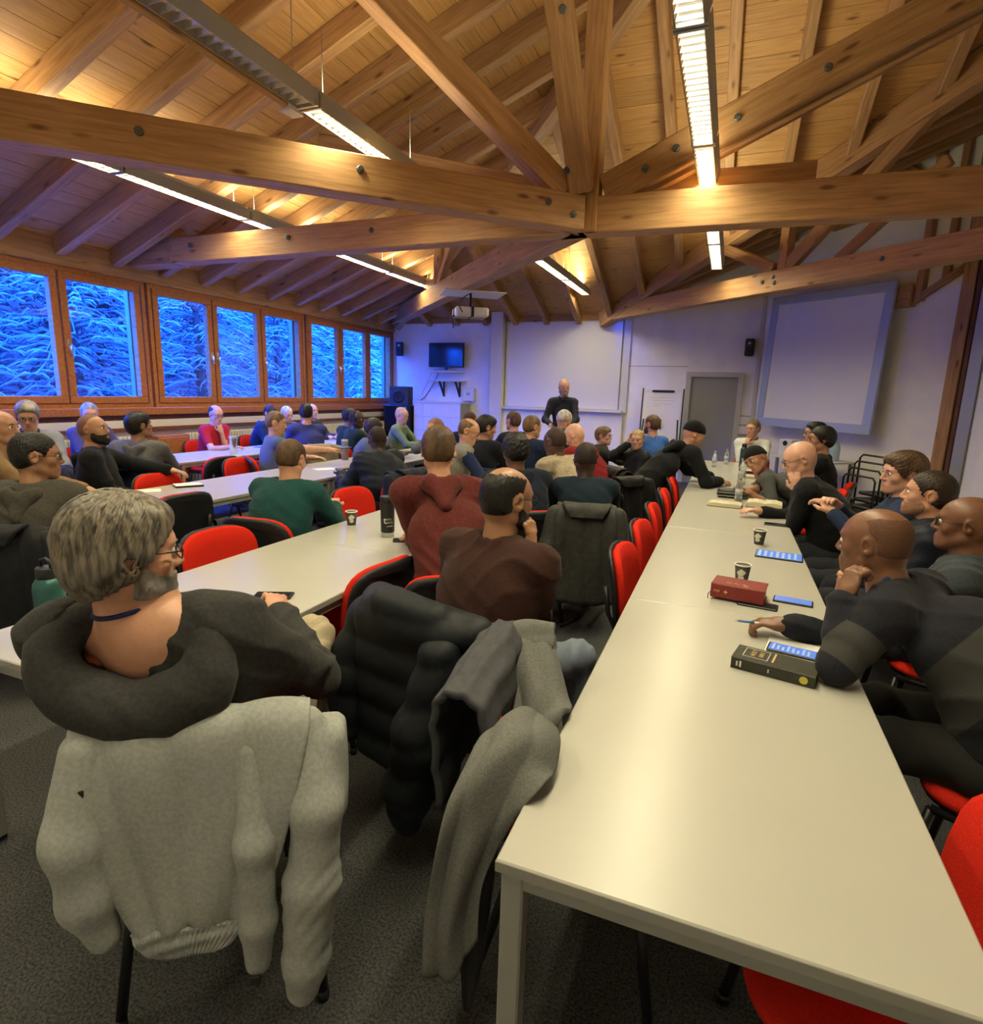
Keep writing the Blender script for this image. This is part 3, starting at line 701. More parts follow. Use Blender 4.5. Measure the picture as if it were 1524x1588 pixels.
# ================================================================ PEOPLE
SKINS = {'pale': (.60, .33, .23), 'fair': (.56, .29, .18), 'tan': (.40, .20, .115), 'olive': (.33, .165, .09), 'brown': (.17, .075, .038), 'dark': (.085, .042, .026), 'dk': (.050, .028, .020)}
HAIRS = {'black': (.010, .009, .009), 'dark': (.026, .016, .011), 'brown': (.075, .042, .022), 'lbrown': (.14, .085, .045), 'blond': (.34, .22, .10), 'grey': (.24, .22, .20), 'white': (.52, .50, .47), 'mixed': (.115, .098, .074), 'ginger': (.22, .10, .045)}
def skin_mat(k):
    n = 'skin_'+k
    if n in MATS: return MATS[n]
    c = SKINS[k]; m = mat(n, c, .42, noise=.12, scale=14, bump=.05, bscale=180, spec=.45)
    return m
def lip_mat(k): c = SKINS[k]; return mat('lips_'+k, (c[0]*.85, c[1]*.55, c[2]*.55), .45)
def mix3(a, b, t): return tuple(x*(1-t)+y*t for x, y in zip(a, b))
def stub_mat(h, s, t): return mat('stubble_%s_%s_%d' % (h, s, int(t*100)), mix3(SKINS[s], HAIRS[h], t), .6, noise=.25, scale=260, bump=.3, spec=.25)
def strand_mat(k):
    c = HAIRS[k]; return mat('strands_'+k, tuple(min(1, q*1.9) for q in c), .42, col2=tuple(q*.40 for q in c), scale=30, stretch=(3, 3, .6), spec=.45, detail=2)
def hair_mat(k): c = HAIRS[k]; return mat('hair_'+k, c, .5, noise=.45, scale=22, bump=.5, bscale=90, stretch=(1, 1, .35), spec=.3)
def cloth_mat(c, kind='knit', nm=None):
    n = nm or 'cloth_%s_%d_%d_%d' % (kind, *[int(255*q) for q in c])
    sc_ = {'knit': 160, 'fleece': 90, 'shirt': 260, 'shell': 30}[kind]
    return mat(n, c, .92 if kind != 'shell' else .55, noise=.16, scale=sc_, bump=.12, spec=.12, sheen=.05)
M_EYE = mat('eye_white', (.75, .73, .70), .2); M_IRIS = mat('iris_dark', (.03, .02, .015), .15)
M_GLASSES = mat('glasses_frame', (.015, .014, .016), .3); M_LENS = M_GLASS
M_SHOE = mat('shoe_dark', (.02, .02, .022), .6)
eye_me = MB().lathe([(.0001, -.0125), (.006, -.011), (.0105, -.0065), (.0125, 0), (.0105, .0065), (.0075, .0100)], 12).lathe([(.0076, .0099), (.006, .0112), (.003, .0122), (.0001, .0125)], 12, mi=1).mesh('eye'); eye_me.materials.append(M_EYE); eye_me.materials.append(M_IRIS)

def ik(S, T, la, lb, hint):
    S, T = np.asarray(S, float), np.asarray(T, float); d = T-S; L_ = np.linalg.norm(d); mx = (la+lb)*.995
    if L_ > mx: T = S+d/L_*mx; d = T-S; L_ = mx
    u = d/L_; x = (la*la-lb*lb+L_*L_)/(2*L_); hgt = math.sqrt(max(la*la-x*x, 0)); h = np.asarray(hint, float); h = h-u*(h@u); h = nrm(h)
    return S+u*x+h*hgt, T
def add_hand(F, w, d, up, right, side, curl=.5, spread=1.0, sc_=1.0):
    """palm and five fingers; w wrist, d finger direction, up = back-of-hand normal; side +1: thumb towards +lat"""
    d = nrm(d); up = np.asarray(up, float); up = nrm(up-d*(up@d)); lat = np.cross(d, up)*side
    M = np.stack([lat, d, up], 1); c = w+d*.048*sc_
    F.ell(c, np.array([.040, .052, .0165])*sc_, M, .015); F.cap(w-d*.02, w+d*.03, .026*sc_, .026*sc_, .02)
    for i, (o, L_) in enumerate(((.029, .070), (.010, .079), (-.010, .074), (-.028, .058))):
        b = w+(d*.088+lat*o)*sc_-up*.002; dd = nrm(d+lat*o*2.2*spread); p = b; ang = curl*.55
        for seg, rr in ((.45, (.0098, .0092)), (.31, (.0092, .0085)), (.24, (.0085, .0074))):
            q = p+(dd*math.cos(ang)-up*math.sin(ang))*L_*seg*sc_; F.cap(p, q, rr[0]*sc_, rr[1]*sc_, .006); p = q; ang += curl*.75
    b = w+(d*.025+lat*.030)*sc_-up*.004; q = b+(d*.030+lat*.026-up*.012)*sc_; r = q+(d*.032+lat*(.010-.016*curl)-up*.010*curl)*sc_
    F.cap(b, q, .0135*sc_, .0115*sc_, .012); F.cap(q, r, .0112*sc_, .009*sc_, .006)

def head_field(F, T, big=1.0, jaw=1.0, nose=1.0):
    """T(p) maps head-local point to world; F sdf field"""
    M = T.M; s = T.s
    e = lambda c, r, k=.02, op='+', m=None: F.ell(T(c), np.array(r)*s, M if m is None else M@m, k*s, op)
    cp = lambda a, b, ra, rb, k=.015, op='+': F.cap(T(a), T(b), ra*s, rb*s, k*s, op)
    e((0, -.014, .032), (.0755, .098, .086)); e((0, -.045, -.015), (.064, .056, .062), .03)
    e((0, .030, -.040), (.060*jaw, .060, .082), .03); e((0, .020, .030), (.069, .074, .06), .03)
    for sx in (-1, 1):
        cp((sx*.052*jaw, .000, -.062), (sx*.020, .070, -.098), .018, .016, .03); e((sx*.043, .060, -.022), (.024, .022, .022), .025)
    e((0, .078, -.102), (.024, .019, .018), .025); e((0, .083, .026), (.048, .013, .013), .02)
    e((0, .083, -.066), (.030, .018, .026), .025)
    cp((0, .092, .016), (0, .113*nose-.0*(1-nose), -.028), .0085, .012, .012)
    for sx in (-1, 1):
        e((sx*.0125, .101, -.033), (.0085, .011, .0075), .01)
        e((sx*.031, .101, .003), (.0175, .014, .0105), .012, '-')
    e((0, .0975, -.0625), (.024, .0085, .0058), .006); e((0, .0955, -.0735), (.021, .0095, .0070), .006)
    for sx in (-1, 1):
        m = rotz(sx*-.45)
        e((sx*.079, -.012, -.004), (.0085, .021, .033), .010, '+', m); e((sx*.085, -.009, -.001), (.0055, .011, .017), .006, '-', m)
class HeadT:
    def __init__(s, H, M, sc_): s.H, s.M, s.s = np.asarray(H, float), M, sc_
    def __call__(s, p): return s.H+s.M@(np.asarray(p, float)*s.s)

def hair_fields(F, T, style):
    s = T.s; M = T.M
    th = {'short': .010, 'buzz': .0028, 'fringe': .005, 'stubble': .0020, 'thick': .018, 'long': .021, 'curly': .022, 'swept': .018, 'beanie': .015, 'cap': .012, 'kippah': .009}[style]
    e = lambda c, r, k=.02, op='+': F.ell(T(c), np.array(r)*s, M, k*s, op)
    e((0, -.014, .032), (.0755+th, .098+th, .086+th)); e((0, -.045, -.015), (.064+th, .056+th*.9, .062+th*.5), .03)
    if style in ('long',):
        e((0, -.055, -.035), (.072, .055, .075), .03)
        for sx in (-1, 1): e((sx*.072, -.02, .0), (.020, .055, .055), .02)
    if style in ('thick', 'swept', 'long'): e((0, .030, .085), (.066, .062, .034), .03)
    if style == 'swept': e((.03, .06, .075), (.055, .035, .028), .02); e((.055, .045, .045), (.026, .04, .05), .02)
    if style == 'cap': F.cap(T((0, .07, .062)), T((0, .135, .055)), .012, .010, .01); e((0, .11, .058), (.065, .055, .008), .01)
    O = T.H
    def loc(x, y, z):
        X, Y, Z = x-O[0], y-O[1], z-O[2]
        return ((X*M[0, 0]+Y*M[1, 0]+Z*M[2, 0])/s, (X*M[0, 1]+Y*M[1, 1]+Z*M[2, 1])/s, (X*M[0, 2]+Y*M[1, 2]+Z*M[2, 2])/s)
    if style in ('beanie',):
        F.mask(lambda x, y, z: (lambda q: (-q[2]+.018+.55*q[1]*.45))(loc(x, y, z))*s, .006)
    elif style in ('cap', ):
        F.mask(lambda x, y, z: (lambda q: (-q[2]+.045+.10*q[1]))(loc(x, y, z))*s, .004)
    else:
        hl = {'stubble': .012, 'buzz': .026, 'short': .024, 'fringe': .018, 'thick': .026, 'long': .030, 'curly': .030, 'swept': .034, 'kippah': .024}[style]
        nl = .040 if style == 'long' else .0277
        def m(x, y, z):
            q = loc(x, y, z); a = .78*q[1]-.62*q[2]-hl; b = .545*q[1]-.838*q[2]-nl
            er = np.sqrt(((np.abs(q[0])-.078)/.8)**2+(q[1]+.010)**2+((q[2]+.004)/1.3)**2)-.030
            r = np.maximum(np.maximum(a, b), -er if style not in ('long', 'curly') else -er-.008)
            if style in ('fringe', 'stubble'):
                tp = np.sqrt((q[0]/.062)**2+((q[1]-.012)/.104)**2+((q[2]-.115)/.075)**2)-1; r = np.maximum(r, -tp*.06)
            r = r+(.4 if style == 'stubble' else 1.0)*(.0045*np.sin(q[0]*210+40*q[2])*np.sin(q[2]*190+2)+.003*np.sin(q[1]*330+q[2]*170))
            return r*s
        F.mask(m, .004)
    if style in ('thick', 'swept', 'short', 'kippah'):
        def st(x, y, z):
            q = loc(x, y, z); an = np.arctan2(q[0], q[2]-.02); return np.sin(an*26+9*q[1]*10+3*np.sin(q[1]*40))*.6+np.sin(an*61+q[1]*30)*.4
        F.warp({'long': .0022, 'thick': .0020, 'swept': .0022}.get(style, .0012)*s, st)
    if style == 'curly':
        F.warp(.005*s, lambda x, y, z: np.sin(x*150+3*np.sin(y*90))*np.sin(y*140+1)*np.sin(z*150+2*np.sin(x*80)))

def beard_field(F, T, full=True):
    s = T.s; M = T.M; t = .0050 if full else .0018
    e = lambda c, r, k=.02, op='+': F.ell(T(c), np.array(r)*s, M, k*s, op)
    e((0, .030, -.040), (.060+t, .060+t, .082+t), .03)
    for sx in (-1, 1): F.cap(T((sx*.052, .0, -.062)), T((sx*.020, .070, -.098)), (.018+t)*s, (.016+t)*s, .03*s)
    e((0, .078, -.102), (.024+t, .019+t, .018+t), .025); e((0, .083, -.066), (.030+t, .018+t, .026+t), .025)
    O = T.H
    def m(x, y, z):
        X, Y, Z = x-O[0], y-O[1], z-O[2]
        q = ((X*M[0, 0]+Y*M[1, 0]+Z*M[2, 0])/s, (X*M[0, 1]+Y*M[1, 1]+Z*M[2, 1])/s, (X*M[0, 2]+Y*M[1, 2]+Z*M[2, 2])/s)
        top = q[2]+.008+.040*np.clip(q[1]/.08, 0, 1)+.0035*np.sin(q[1]*260+q[0]*150)
        mo = np.sqrt((q[0]/.024)**2+((q[1]-.102)/.03)**2+((q[2]+.068)/.0105)**2)-1
        must = np.where((q[1] > .082) & (np.abs(q[0]) < .030), q[2]+.047, top)
        return np.maximum(np.maximum(np.minimum(top, must), -mo*.01), -(q[1]-.002))*s
    F.mask(m, .003); F.warp(.0012*s, lambda x, y, z: np.sin(x*400)*np.sin(y*380)*np.sin(z*300))

def hair_locks(T, base, n, style, seed=1):
    '''tapered locks lying on the scalp, from the parting down'''
    r_ = random.Random(seed); m = MB(); s = T.s
    ax = (.093, .116, .105) if style == 'long' else (.090, .113, .102)
    c = np.array((0, -.014, .030))
    for k in range(n):
        part = r_.uniform(-.9, 1.15); sd = r_.choice((-1, 1)); x0 = sd*r_.uniform(.0, .28)
        # start direction near the crown, flow to side and back
        a0 = np.array((x0, part*.55, 1.0)); a0 /= np.linalg.norm(a0)
        bk = r_.uniform(-1.25, -.15) if part < .5 else r_.uniform(-1.0, .15)
        end = np.array((sd*r_.uniform(.25, 1.0), bk, -r_.uniform(.15, .78))); end /= np.linalg.norm(end)
        if part > .4 and r_.random() < .5: end = np.array((sd*1.0, r_.uniform(.05, .45), r_.uniform(-.05, .35))); end /= np.linalg.norm(end)
        pts = []; rr = []; off = r_.uniform(-.003, .004); L_ = 9
        for i in range(L_):
            q = i/(L_-1); d = a0*(1-q)+end*q; d = d/np.linalg.norm(d); d = d+np.array((0, 0, 0)); p = c+d*np.array(ax)*(1+off*8*math.sin(q*PI)*.3)+d*off
            p = p+np.array((r_.uniform(-1, 1), r_.uniform(-1, 1), 0))*.0010
            pts.append(T(p)-base); rr.append((.0058*(1-q)**.5+.0008)*s*r_.uniform(.8, 1.15) if i else .002*s)
        m.tube(pts, rr, 5, caps=False)
    return m
SPOT = {}
def person(key, label, H, f, pel=None, hf=None, hp=0, hr=0, ln=.10, skin='fair', hair=('short', 'brown'), beard=None, glasses=False,
           top=('sweater', (.05, .05, .06)), pants=(.025, .027, .035), hands=(None, None), curl=(.5, .5), hdir=(None, None), bulk=1.0, hs=1.0, near=1, stand=False,
           legs='sit', seat=.46, lod=None, sleeves='long', hood=False, collar=None, eyes=True, twist=0, scale=1.0, elb=(None, None), extra=None, knees=None, vest_col=(.02, .03, .09), neckhole=None, elpos=(None, None), band=None):
    """H head centre in metres; f facing (deg, 90 = +Y); hands: targets (left, right) in metres"""
    if lod is None:
        dist = math.hypot(H[0], H[1]); lod = 0 if near == 0 else (1 if dist < 4.3 else (2 if near == 1 and dist < 6.5 else 3))
    hb = {0: .0050, 1: .0062, 2: .0074, 3: .0090}[lod]; cb_ = {0: .0105, 1: .0155, 2: .0190, 3: .0230}[lod]
    H = np.array(H, float); fr = R(f); fw = V3(math.cos(fr), math.sin(fr), 0); rt = V3(math.sin(fr), -math.cos(fr), 0); up = V3(0, 0, 1)
    pz = (.93 if stand else seat+.11)
    P = np.array(pel, float) if pel is not None else V3(*(H-fw*ln)[:2], pz)
    if pel is not None and len(pel) == 2: P = V3(pel[0], pel[1], pz)
    base = V3(P[0], P[1], 0)
    root = thing('person', label, 'person', tuple(base), 0, 'people seated at the tables' if not stand else None)
    sp = nrm(H-P); hfr = R(hf if hf is not None else f)
    Mh = rotz(hfr-PI/2)@rotx(R(hp))@roty(R(hr)); T = HeadT(H, Mh, hs)
    N = H-nrm(.55*up+.45*sp)*.165*hs-Mh[:, 1]*.022
    rs = rotz(R(twist))@rt; fs = np.cross(up, rs)
    # spine as bezier
    C1 = P+up*.24*scale-fw*.05; bz = lambda t: (1-t)**2*P+2*t*(1-t)*C1+t*t*N
    spn = [bz(t) for t in (0, .25, .5, .75, 1.0)]
    td = nrm(spn[4]-spn[2]); b = bulk; w = .180*b**.5*scale
    sh = [N-td*.055-rs*w+fs*.005, N-td*.055+rs*w+fs*.005]
    # arms
    el, wr_ = [], []; hdir = list(hdir); curl = list(curl)
    for i, sx in ((0, -1), (1, 1)):
        tg = hands[i]
        if isinstance(tg, str):
            if tg == 't': tg = P+fw*.47+rt*sx*.11; tg[2] = .785
            elif tg == 'l': tg = P+fw*.27+rt*sx*.06; tg[2] = seat+.20
            elif tg == 'c': tg = T((sx*.025, .115, -.215)); hdir[i] = (Mh[:, 2]*.9-Mh[:, 1]*.25-Mh[:, 0]*sx*.2, Mh[:, 1]); curl[i] = .9
            elif tg == 'k': tg = T((sx*.075, .075, -.20)); hdir[i] = (Mh[:, 2], Mh[:, 0]*sx+Mh[:, 1]*.3); curl[i] = .75
            elif tg == 'h': tg = T((sx*.10, .075, -.05)); hdir[i] = (Mh[:, 2]*.9-Mh[:, 1]*.5, Mh[:, 0]*sx); curl[i] = .3
        if tg is None: tg = P+fw*.30+rt*sx*.14+up*(.12 if not stand else -.10)
        hint = elb[i] if elb[i] is not None else (-up*.8+rs*sx*.55-fw*.25)
        E_, W_ = ik(sh[i], tg, .295*scale, .255*scale, hint)
        if elpos[i] is not None: E_ = V3(*elpos[i]); W_ = np.asarray(tg, float)
        el.append(E_); wr_.append(W_)
    # legs
    hip = [P-rt*.095*scale, P+rt*.095*scale]; kn, ank = [], []
    for i, sx in ((0, -1), (1, 1)):
        if stand: k_ = V3(*(hip[i]+rt*sx*.01+fw*.03)[:2], .50); a_ = V3(*(hip[i]+rt*sx*.02)[:2], .09)
        else:
            k_ = hip[i]+fw*.42*scale+rt*sx*.06; k_[2] = seat+.055; a_ = k_+fw*.03; a_[2] = .09
        if knees and knees[i] is not None: k_, a_ = V3(*knees[i][0]), V3(*knees[i][1])
        kn.append(k_); ank.append(a_)
    footd = [nrm(V3(*(fw*1.0+rt*sx*.15))) for sx in (-1, 1)]
    def torso(F, t=0.0, k=.05):
        Mt = np.stack([rs, np.cross(td, rs), td], 1)
        F.cap(spn[0], spn[1], .125*b+t, .130*b+t, k)
        Mw = np.stack([rt, np.cross(nrm(spn[2]-spn[0]), rt), nrm(spn[2]-spn[0])], 1)
        F.ell(spn[1], (.158*b+t, .118*b+t, .17+t), Mw, k); F.ell(spn[2], (.160*b+t, .115*b+t, .17+t), Mt, k)
        F.ell(spn[3]-td*.035, (.172*b**.7+t, .105*b**.7+t, .145+t), Mt, k); F.cap(sh[0]+rs*.05, sh[1]-rs*.05, .058*b**.5+t, .058*b**.5+t, k)
        for s_ in sh: F.cap(N-td*.02, s_, .040+t, .054+t, k)
    def arms(F, t=0.0, end=1.0, k=.025, flare=0.0, up_=1.0):
        for i in (0, 1):
            F.cap(sh[i], sh[i]+(el[i]-sh[i])*up_, (.056*b**.4+t)*scale, (.043+t)*scale, k)
            if end > 0: F.cap(el[i], el[i]+(wr_[i]-el[i])*end, (.043+t)*scale, (.029+t*1.05+flare)*scale, k)
    def bound(pts, m): A = np.array(pts); return A.min(0)-m, A.max(0)+m
    # ---- body: fine head and hands, coarser hidden figure, one mesh object
    VS, FS, MI = [], [], []; nv = 0
    def push(P_, F_, mi):
        nonlocal nv
        VS.append(P_-base); FS.append(F_+nv); MI.append(np.full(len(F_), mi) if np.isscalar(mi) else mi); nv += len(P_)
    lo, hi = bound([T((0, 0, .03)), N]+([N-td*.1-rs*.08, N-td*.1+rs*.08] if neckhole else []), .15); F = Field(lo, hi, hb); head_field(F, T)
    F.cap(T((0, -.028, -.045)), N+td*.0, .049*b**.35, .052*b**.4, .03); F.cap(N+td*.01, N-td*.06, .052*b**.3, .060, .04)
    if neckhole:
        F.cap(sh[0]*.5+N*.5-td*.03, sh[1]*.5+N*.5-td*.03, .044, .044, .05); F.ell(N-td*.10-fs*.015, (.125, .080, .11), np.stack([rs, np.cross(td, rs), td], 1), .05)
    P_, F_ = F.nets(); cen = P_[F_].mean(1); q = ((cen-H)@Mh)/hs
    lip = (np.abs(q[:, 0]) < .0225) & (q[:, 1] > .088) & (np.abs(q[:, 2]+.0675) < .0115-.010*(np.abs(q[:, 0])/.0225)**2)
    push(P_, F_, lip.astype(int))
    for i in (0, 1):
        dd = hdir[i] if hdir[i] is not None else None
        d0 = nrm(wr_[i]-el[i]); upv = up if abs(d0[2]) < .85 else -fw
        if dd is not None: d0 = nrm(dd[0]); upv = np.array(dd[1], float)
        lo, hi = bound([wr_[i]-d0*.03, wr_[i]+d0*.17*scale], .075); Fh = Field(lo, hi, min(hb*.92, .0068))
        add_hand(Fh, wr_[i], d0, upv, rt, 1 if i else -1, curl[i], sc_=scale)
        fs_ = .62 if sleeves == 'short' else .12
        Fh.cap(wr_[i]-nrm(wr_[i]-el[i])*.03, wr_[i], .029*scale, .027*scale, .015)
        push(*Fh.nets(), 0)
    lo, hi = bound(spn+sh+el+wr_+kn+ank, .20); F = Field(lo, hi, .034); torso(F, -.032); arms(F, -.002 if sleeves == 'short' else -.008)
    for i in (0, 1):
        F.cap(hip[i], kn[i], .075, .052, .03); F.cap(kn[i], ank[i], .05, .036, .02); F.cap(ank[i]-up*.04, ank[i]-up*.05+footd[i]*.15, .03, .025, .02)
    if sleeves == 'short':
        Fa = Field(*bound(el+wr_, .09), .013)
        for i in (0, 1): Fa.cap(sh[i]+(el[i]-sh[i])*.5, el[i], .046*scale, .040*scale, .02); Fa.cap(el[i], wr_[i], .041*scale, .0285*scale, .02)
        push(*Fa.nets(), 0)
    push(*F.nets(), 0)
    me = np_mesh('body', np.concatenate(VS), np.concatenate(FS), np.concatenate(MI)); body = link('body', me, root, [skin_mat(skin), lip_mat(skin)])
    # ---- top
    kind, col = top[0], top[1]; t = {'sweater': .014, 'hoodie': .020, 'shirt': .010, 'tshirt': .009, 'jacket': .026, 'vest': .018, 'polo': .010}[kind]
    lo, hi = bound(spn+sh+el+wr_, .22*b**.5+.04); F = Field(lo, hi, cb_); torso(F, t)
    if kind != 'vest': arms(F, t, 0.0 if sleeves == 'short' else .94, flare=.004, up_=.72 if sleeves == 'short' else 1.0)
    nk = .070*b**.3
    cm = {'sweater': 'knit', 'hoodie': 'fleece', 'shirt': 'shirt', 'tshirt': 'shirt', 'polo': 'shirt', 'jacket': 'shell', 'vest': 'fleece'}[kind]
    Mt = np.stack([rs, np.cross(td, rs), td], 1)
    ring = lambda rr, dz, dy, a0, a1, n: [N+Mt@V3(rr*math.sin(a), rr*math.cos(a)+dy, dz(a) if callable(dz) else dz) for a in np.linspace(a0, a1, n)]
    F.chain(ring(nk, -.005, .008, -PI, PI, 13), [.014+t*.3]*13, .02)
    # neck opening
    ph = key.__hash__() % 97 if not isinstance(key, str) else sum(map(ord, key)) % 97
    def folds(x, y, z):
        u_ = (x-base[0])*fw[0]+(y-base[1])*fw[1]; v_ = (x-base[0])*rt[0]+(y-base[1])*rt[1]
        n1 = 1-np.abs(np.sin(27*z+4.5*np.sin(5*v_+ph)+9*u_+ph+1.8*np.sin(13*v_+9*z))); n2 = 1-np.abs(np.sin(22*v_+17*z+ph*1.7+2.5*np.sin(8*z+5*u_)))
        mk = .55+.45*np.sin(6*z+5*v_+4*u_+ph*.7)
        r = -(n1*n1*1.0*mk+n2*n2*.7*(1-mk))+.35
        for E_ in el:
            q = np.sqrt((x-E_[0])**2+(y-E_[1])**2+(z-E_[2])**2); r = r+.85*np.sin(q*105+ph)*np.exp(-(q/.10)**2)
        return r
    F.warp({'hoodie': .0135, 'jacket': .0150, 'shirt': .0115, 'tshirt': .0100}.get(kind, .0105), folds)
    if neckhole:
        F.ell(N+Mt@V3(0, -.045, .035), neckhole, Mt, .02, '-')
        F2 = Field(lo, hi, cb_); torso(F2, .012); F2.ell(N+Mt@V3(-.045, -.070, .045), (.095, .115, .100), Mt, .02, '-'); F2.mask(lambda x, y, z: np.sqrt((x-N[0])**2+(y-N[1])**2+(z-N[2]+.03)**2)-.125, .01)
        P_, F_ = F2.nets(); link('shirt', np_mesh('shirt', P_-base, F_), root, cloth_mat((.42, .085, .035), 'shirt'))
    nd_ = nrm(T((0, -.03, -.05))-N); F.cap(N-nd_*.012, N+nd_*.16, nk-.012, nk+.008, .01, '-')
    lodc = cb_
    P_, F_ = F.nets(); mi_ = None; ml = [cloth_mat(col, cm, top[2] if len(top) > 2 else None)]
    if band is not None:
        hh = (P_-N)@td; sdv = np.minimum(-.235-hh, hh+.40)
        for i in (0, 1):
            d_ = el[i]-sh[i]; tt = ((P_-sh[i])@d_)/(d_@d_); ds = np.linalg.norm(P_-sh[i]-np.clip(tt, 0, 1)[:, None]*d_, axis=1)
            a_ = np.clip((.105-ds)/.03, 0, 1)*np.clip((np.linalg.norm(P_-spn[3], axis=1)-.15)/.04, 0, 1)*np.clip(tt/.1, 0, 1); sdv = sdv*(1-a_)+np.minimum(tt-.38, .98-tt)*.295*a_
        mb = ml[0].copy(); mb.name = 'banded_knit'; nt = mb.node_tree; p_ = nt.nodes['Principled BSDF']; src = p_.inputs['Base Color'].links[0].from_socket
        at = nt.nodes.new('ShaderNodeAttribute'); at.attribute_name = 'band'; gt = nt.nodes.new('ShaderNodeMapRange'); gt.inputs[1].default_value = -.002; gt.inputs[2].default_value = .002
        mx = nt.nodes.new('ShaderNodeMix'); mx.data_type = 'RGBA'; mx.inputs[7].default_value = (*band, 1); nt.links.new(at.outputs['Fac'], gt.inputs[0]); nt.links.new(gt.outputs[0], mx.inputs[0]); nt.links.new(src, mx.inputs[6]); nt.links.new(mx.outputs[2], p_.inputs['Base Color']); ml = [mb]
    tp = link({'tshirt': 'shirt', 'polo': 'shirt'}.get(kind, kind), np_mesh('top', P_-base, F_), root, ml)
    if band is not None:
        av = tp.data.attributes.new('band', 'FLOAT', 'POINT'); av.data.foreach_set('value', sdv.astype(np.float32))
    if kind == 'vest':
        F = Field(lo, hi, cb_); arms(F, .012, .94); F.warp(.003, folds); P_, F_ = F.nets(); link('sleeves', np_mesh('sleeves', P_-base, F_), tp, cloth_mat(vest_col, 'shirt'))
    if hood or kind == 'hoodie':
        F = Field(N-.30, N+.26, cb_*.9)
        if neckhole:
            F = Field(N-.36, N+.26, cb_*.9); pts = []; rr = []
            for a in np.linspace(PI*.12, PI*1.88, 21):
                bk = (1-math.cos(a-PI*0))/2; pts.append(N+Mt@V3(.155*math.sin(a)*(1+.12*bk), .105*math.cos(a)-.055-.03*bk, -.012-.105*bk**2.2)); rr.append(.034+.018*bk)
            F.chain(pts, rr, .03); F.ell(N+Mt@V3(.0, -.165, -.155), (.165, .050, .075), Mt@rotx(-.2), .06)
            for sx in (-1, 1): F.cap(N+Mt@V3(sx*.10, -.13, -.12), N+Mt@V3(sx*.03, -.185, -.22), .042, .030, .06)
            F.warp(.006, folds)
        else:
            F.chain(ring(.092, lambda a: -.012-.022*(1-math.cos(a)), -.012, PI*.28, PI*1.72, 15), [.016, .020, .024, .027, .030, .032, .034, .035, .034, .032, .030, .027, .024, .020, .016], .025)
            F.cap(N+Mt@V3(-.055, -.118, -.05), N+Mt@V3(-.008, -.135, -.185), .034, .020, .05); F.cap(N+Mt@V3(.055, -.118, -.05), N+Mt@V3(.008, -.135, -.185), .034, .020, .05)
            F.ell(N+Mt@V3(0, -.112, -.035), (.062, .020, .030), Mt, .02, '-')
            F.warp(.006, folds); F.cap(N-nd_*.03+fw*.01, N+nd_*.2, .058, .070, .02, '-')
        P_, F_ = F.nets(); link('hood', np_mesh('hood', P_-base, F_), tp, cloth_mat(col, cm, top[2] if len(top) > 2 else None))
    if collar is not None:
        F = Field(N-.16, N+.16, .006); F.chain(ring(nk-.006, lambda a: .022-.012*math.cos(a), .006, PI*.12, PI*1.88, 15), [.011]*15, .012)
        P_, F_ = F.nets(); link('collar', np_mesh('collar', P_-base, F_), tp, cloth_mat(collar, 'shirt'))
    # ---- trousers, shoes
    F = Field(*bound([P]+kn+ank+hip, .16*b), cb_*1.1); F.ell(P-up*.01, (.165*b, .135*b, .115), np.stack([rt, fw, up], 1), .04)
    for i in (0, 1): F.cap(hip[i], kn[i], .088*b**.6, .070, .04); F.cap(kn[i], ank[i]+up*.02, .068, .056, .03)
    F.warp(.004, lambda x, y, z: np.sin(30*z+18*np.sin(8*x+ph)+9*y)); P_, F_ = F.nets(); link('trousers', np_mesh('trousers', P_-base, F_), root, cloth_mat(pants, 'shirt'))
    if not hasattr(person, 'shoe'):
        Fs = Field((-.06, -.10, 0), (.06, .24, .13), .010); Fs.ell((0, .10, .035), (.046, .13, .032), None, .02); Fs.cap((0, -.01, .05), (0, .03, .085), .040, .038, .03); Fs.mask(lambda x, y, z: -z+.004, .004)
        P_, F_ = Fs.nets(); person.shoe = np_mesh('shoe', P_, F_); person.shoe.materials.append(M_SHOE)
    for i in (0, 1):
        o = link('shoe', person.shoe, root, loc=tuple(V3(ank[i][0], ank[i][1], ank[i][2]-.09)-base), rot=(0, 0, math.atan2(footd[i][1], footd[i][0])-PI/2))
    # ---- hair, beard, eyes, glasses
    if hair and hair[0] != 'bald':
        lo, hi = bound([T((0, -.01, .02))], .165*hs); F = Field(lo, hi, hb*.9); hair_fields(F, T, hair[0]); P_, F_ = F.nets()
        nm = {'beanie': 'beanie', 'cap': 'cap'}.get(hair[0], 'hair')
        mt_ = cloth_mat(hair[1], 'knit') if nm != 'hair' else (stub_mat(hair[1], skin, .62 if hair[0] == 'buzz' else .38) if hair[0] in ('buzz', 'stubble') else (strand_mat(hair[1]) if hair[0] == 'long' else hair_mat(hair[1])))
        ho = link(nm, np_mesh(nm, P_-base, F_), root, mt_)
        if hair[0] == 'long': hair_locks(T, base, 420, 'long').build('locks', [strand_mat(hair[1])], ho)['kind'] = 'stuff'
    if beard:
        lo, hi = bound([T((0, .04, -.06))], .105*hs); F = Field(lo, hi, hb*.85); beard_field(F, T, beard[0] == 'full'); P_, F_ = F.nets(); link('beard', np_mesh('beard', P_-base, F_), root, hair_mat(beard[1]) if beard[0] == 'full' else stub_mat(beard[1], skin, .55))
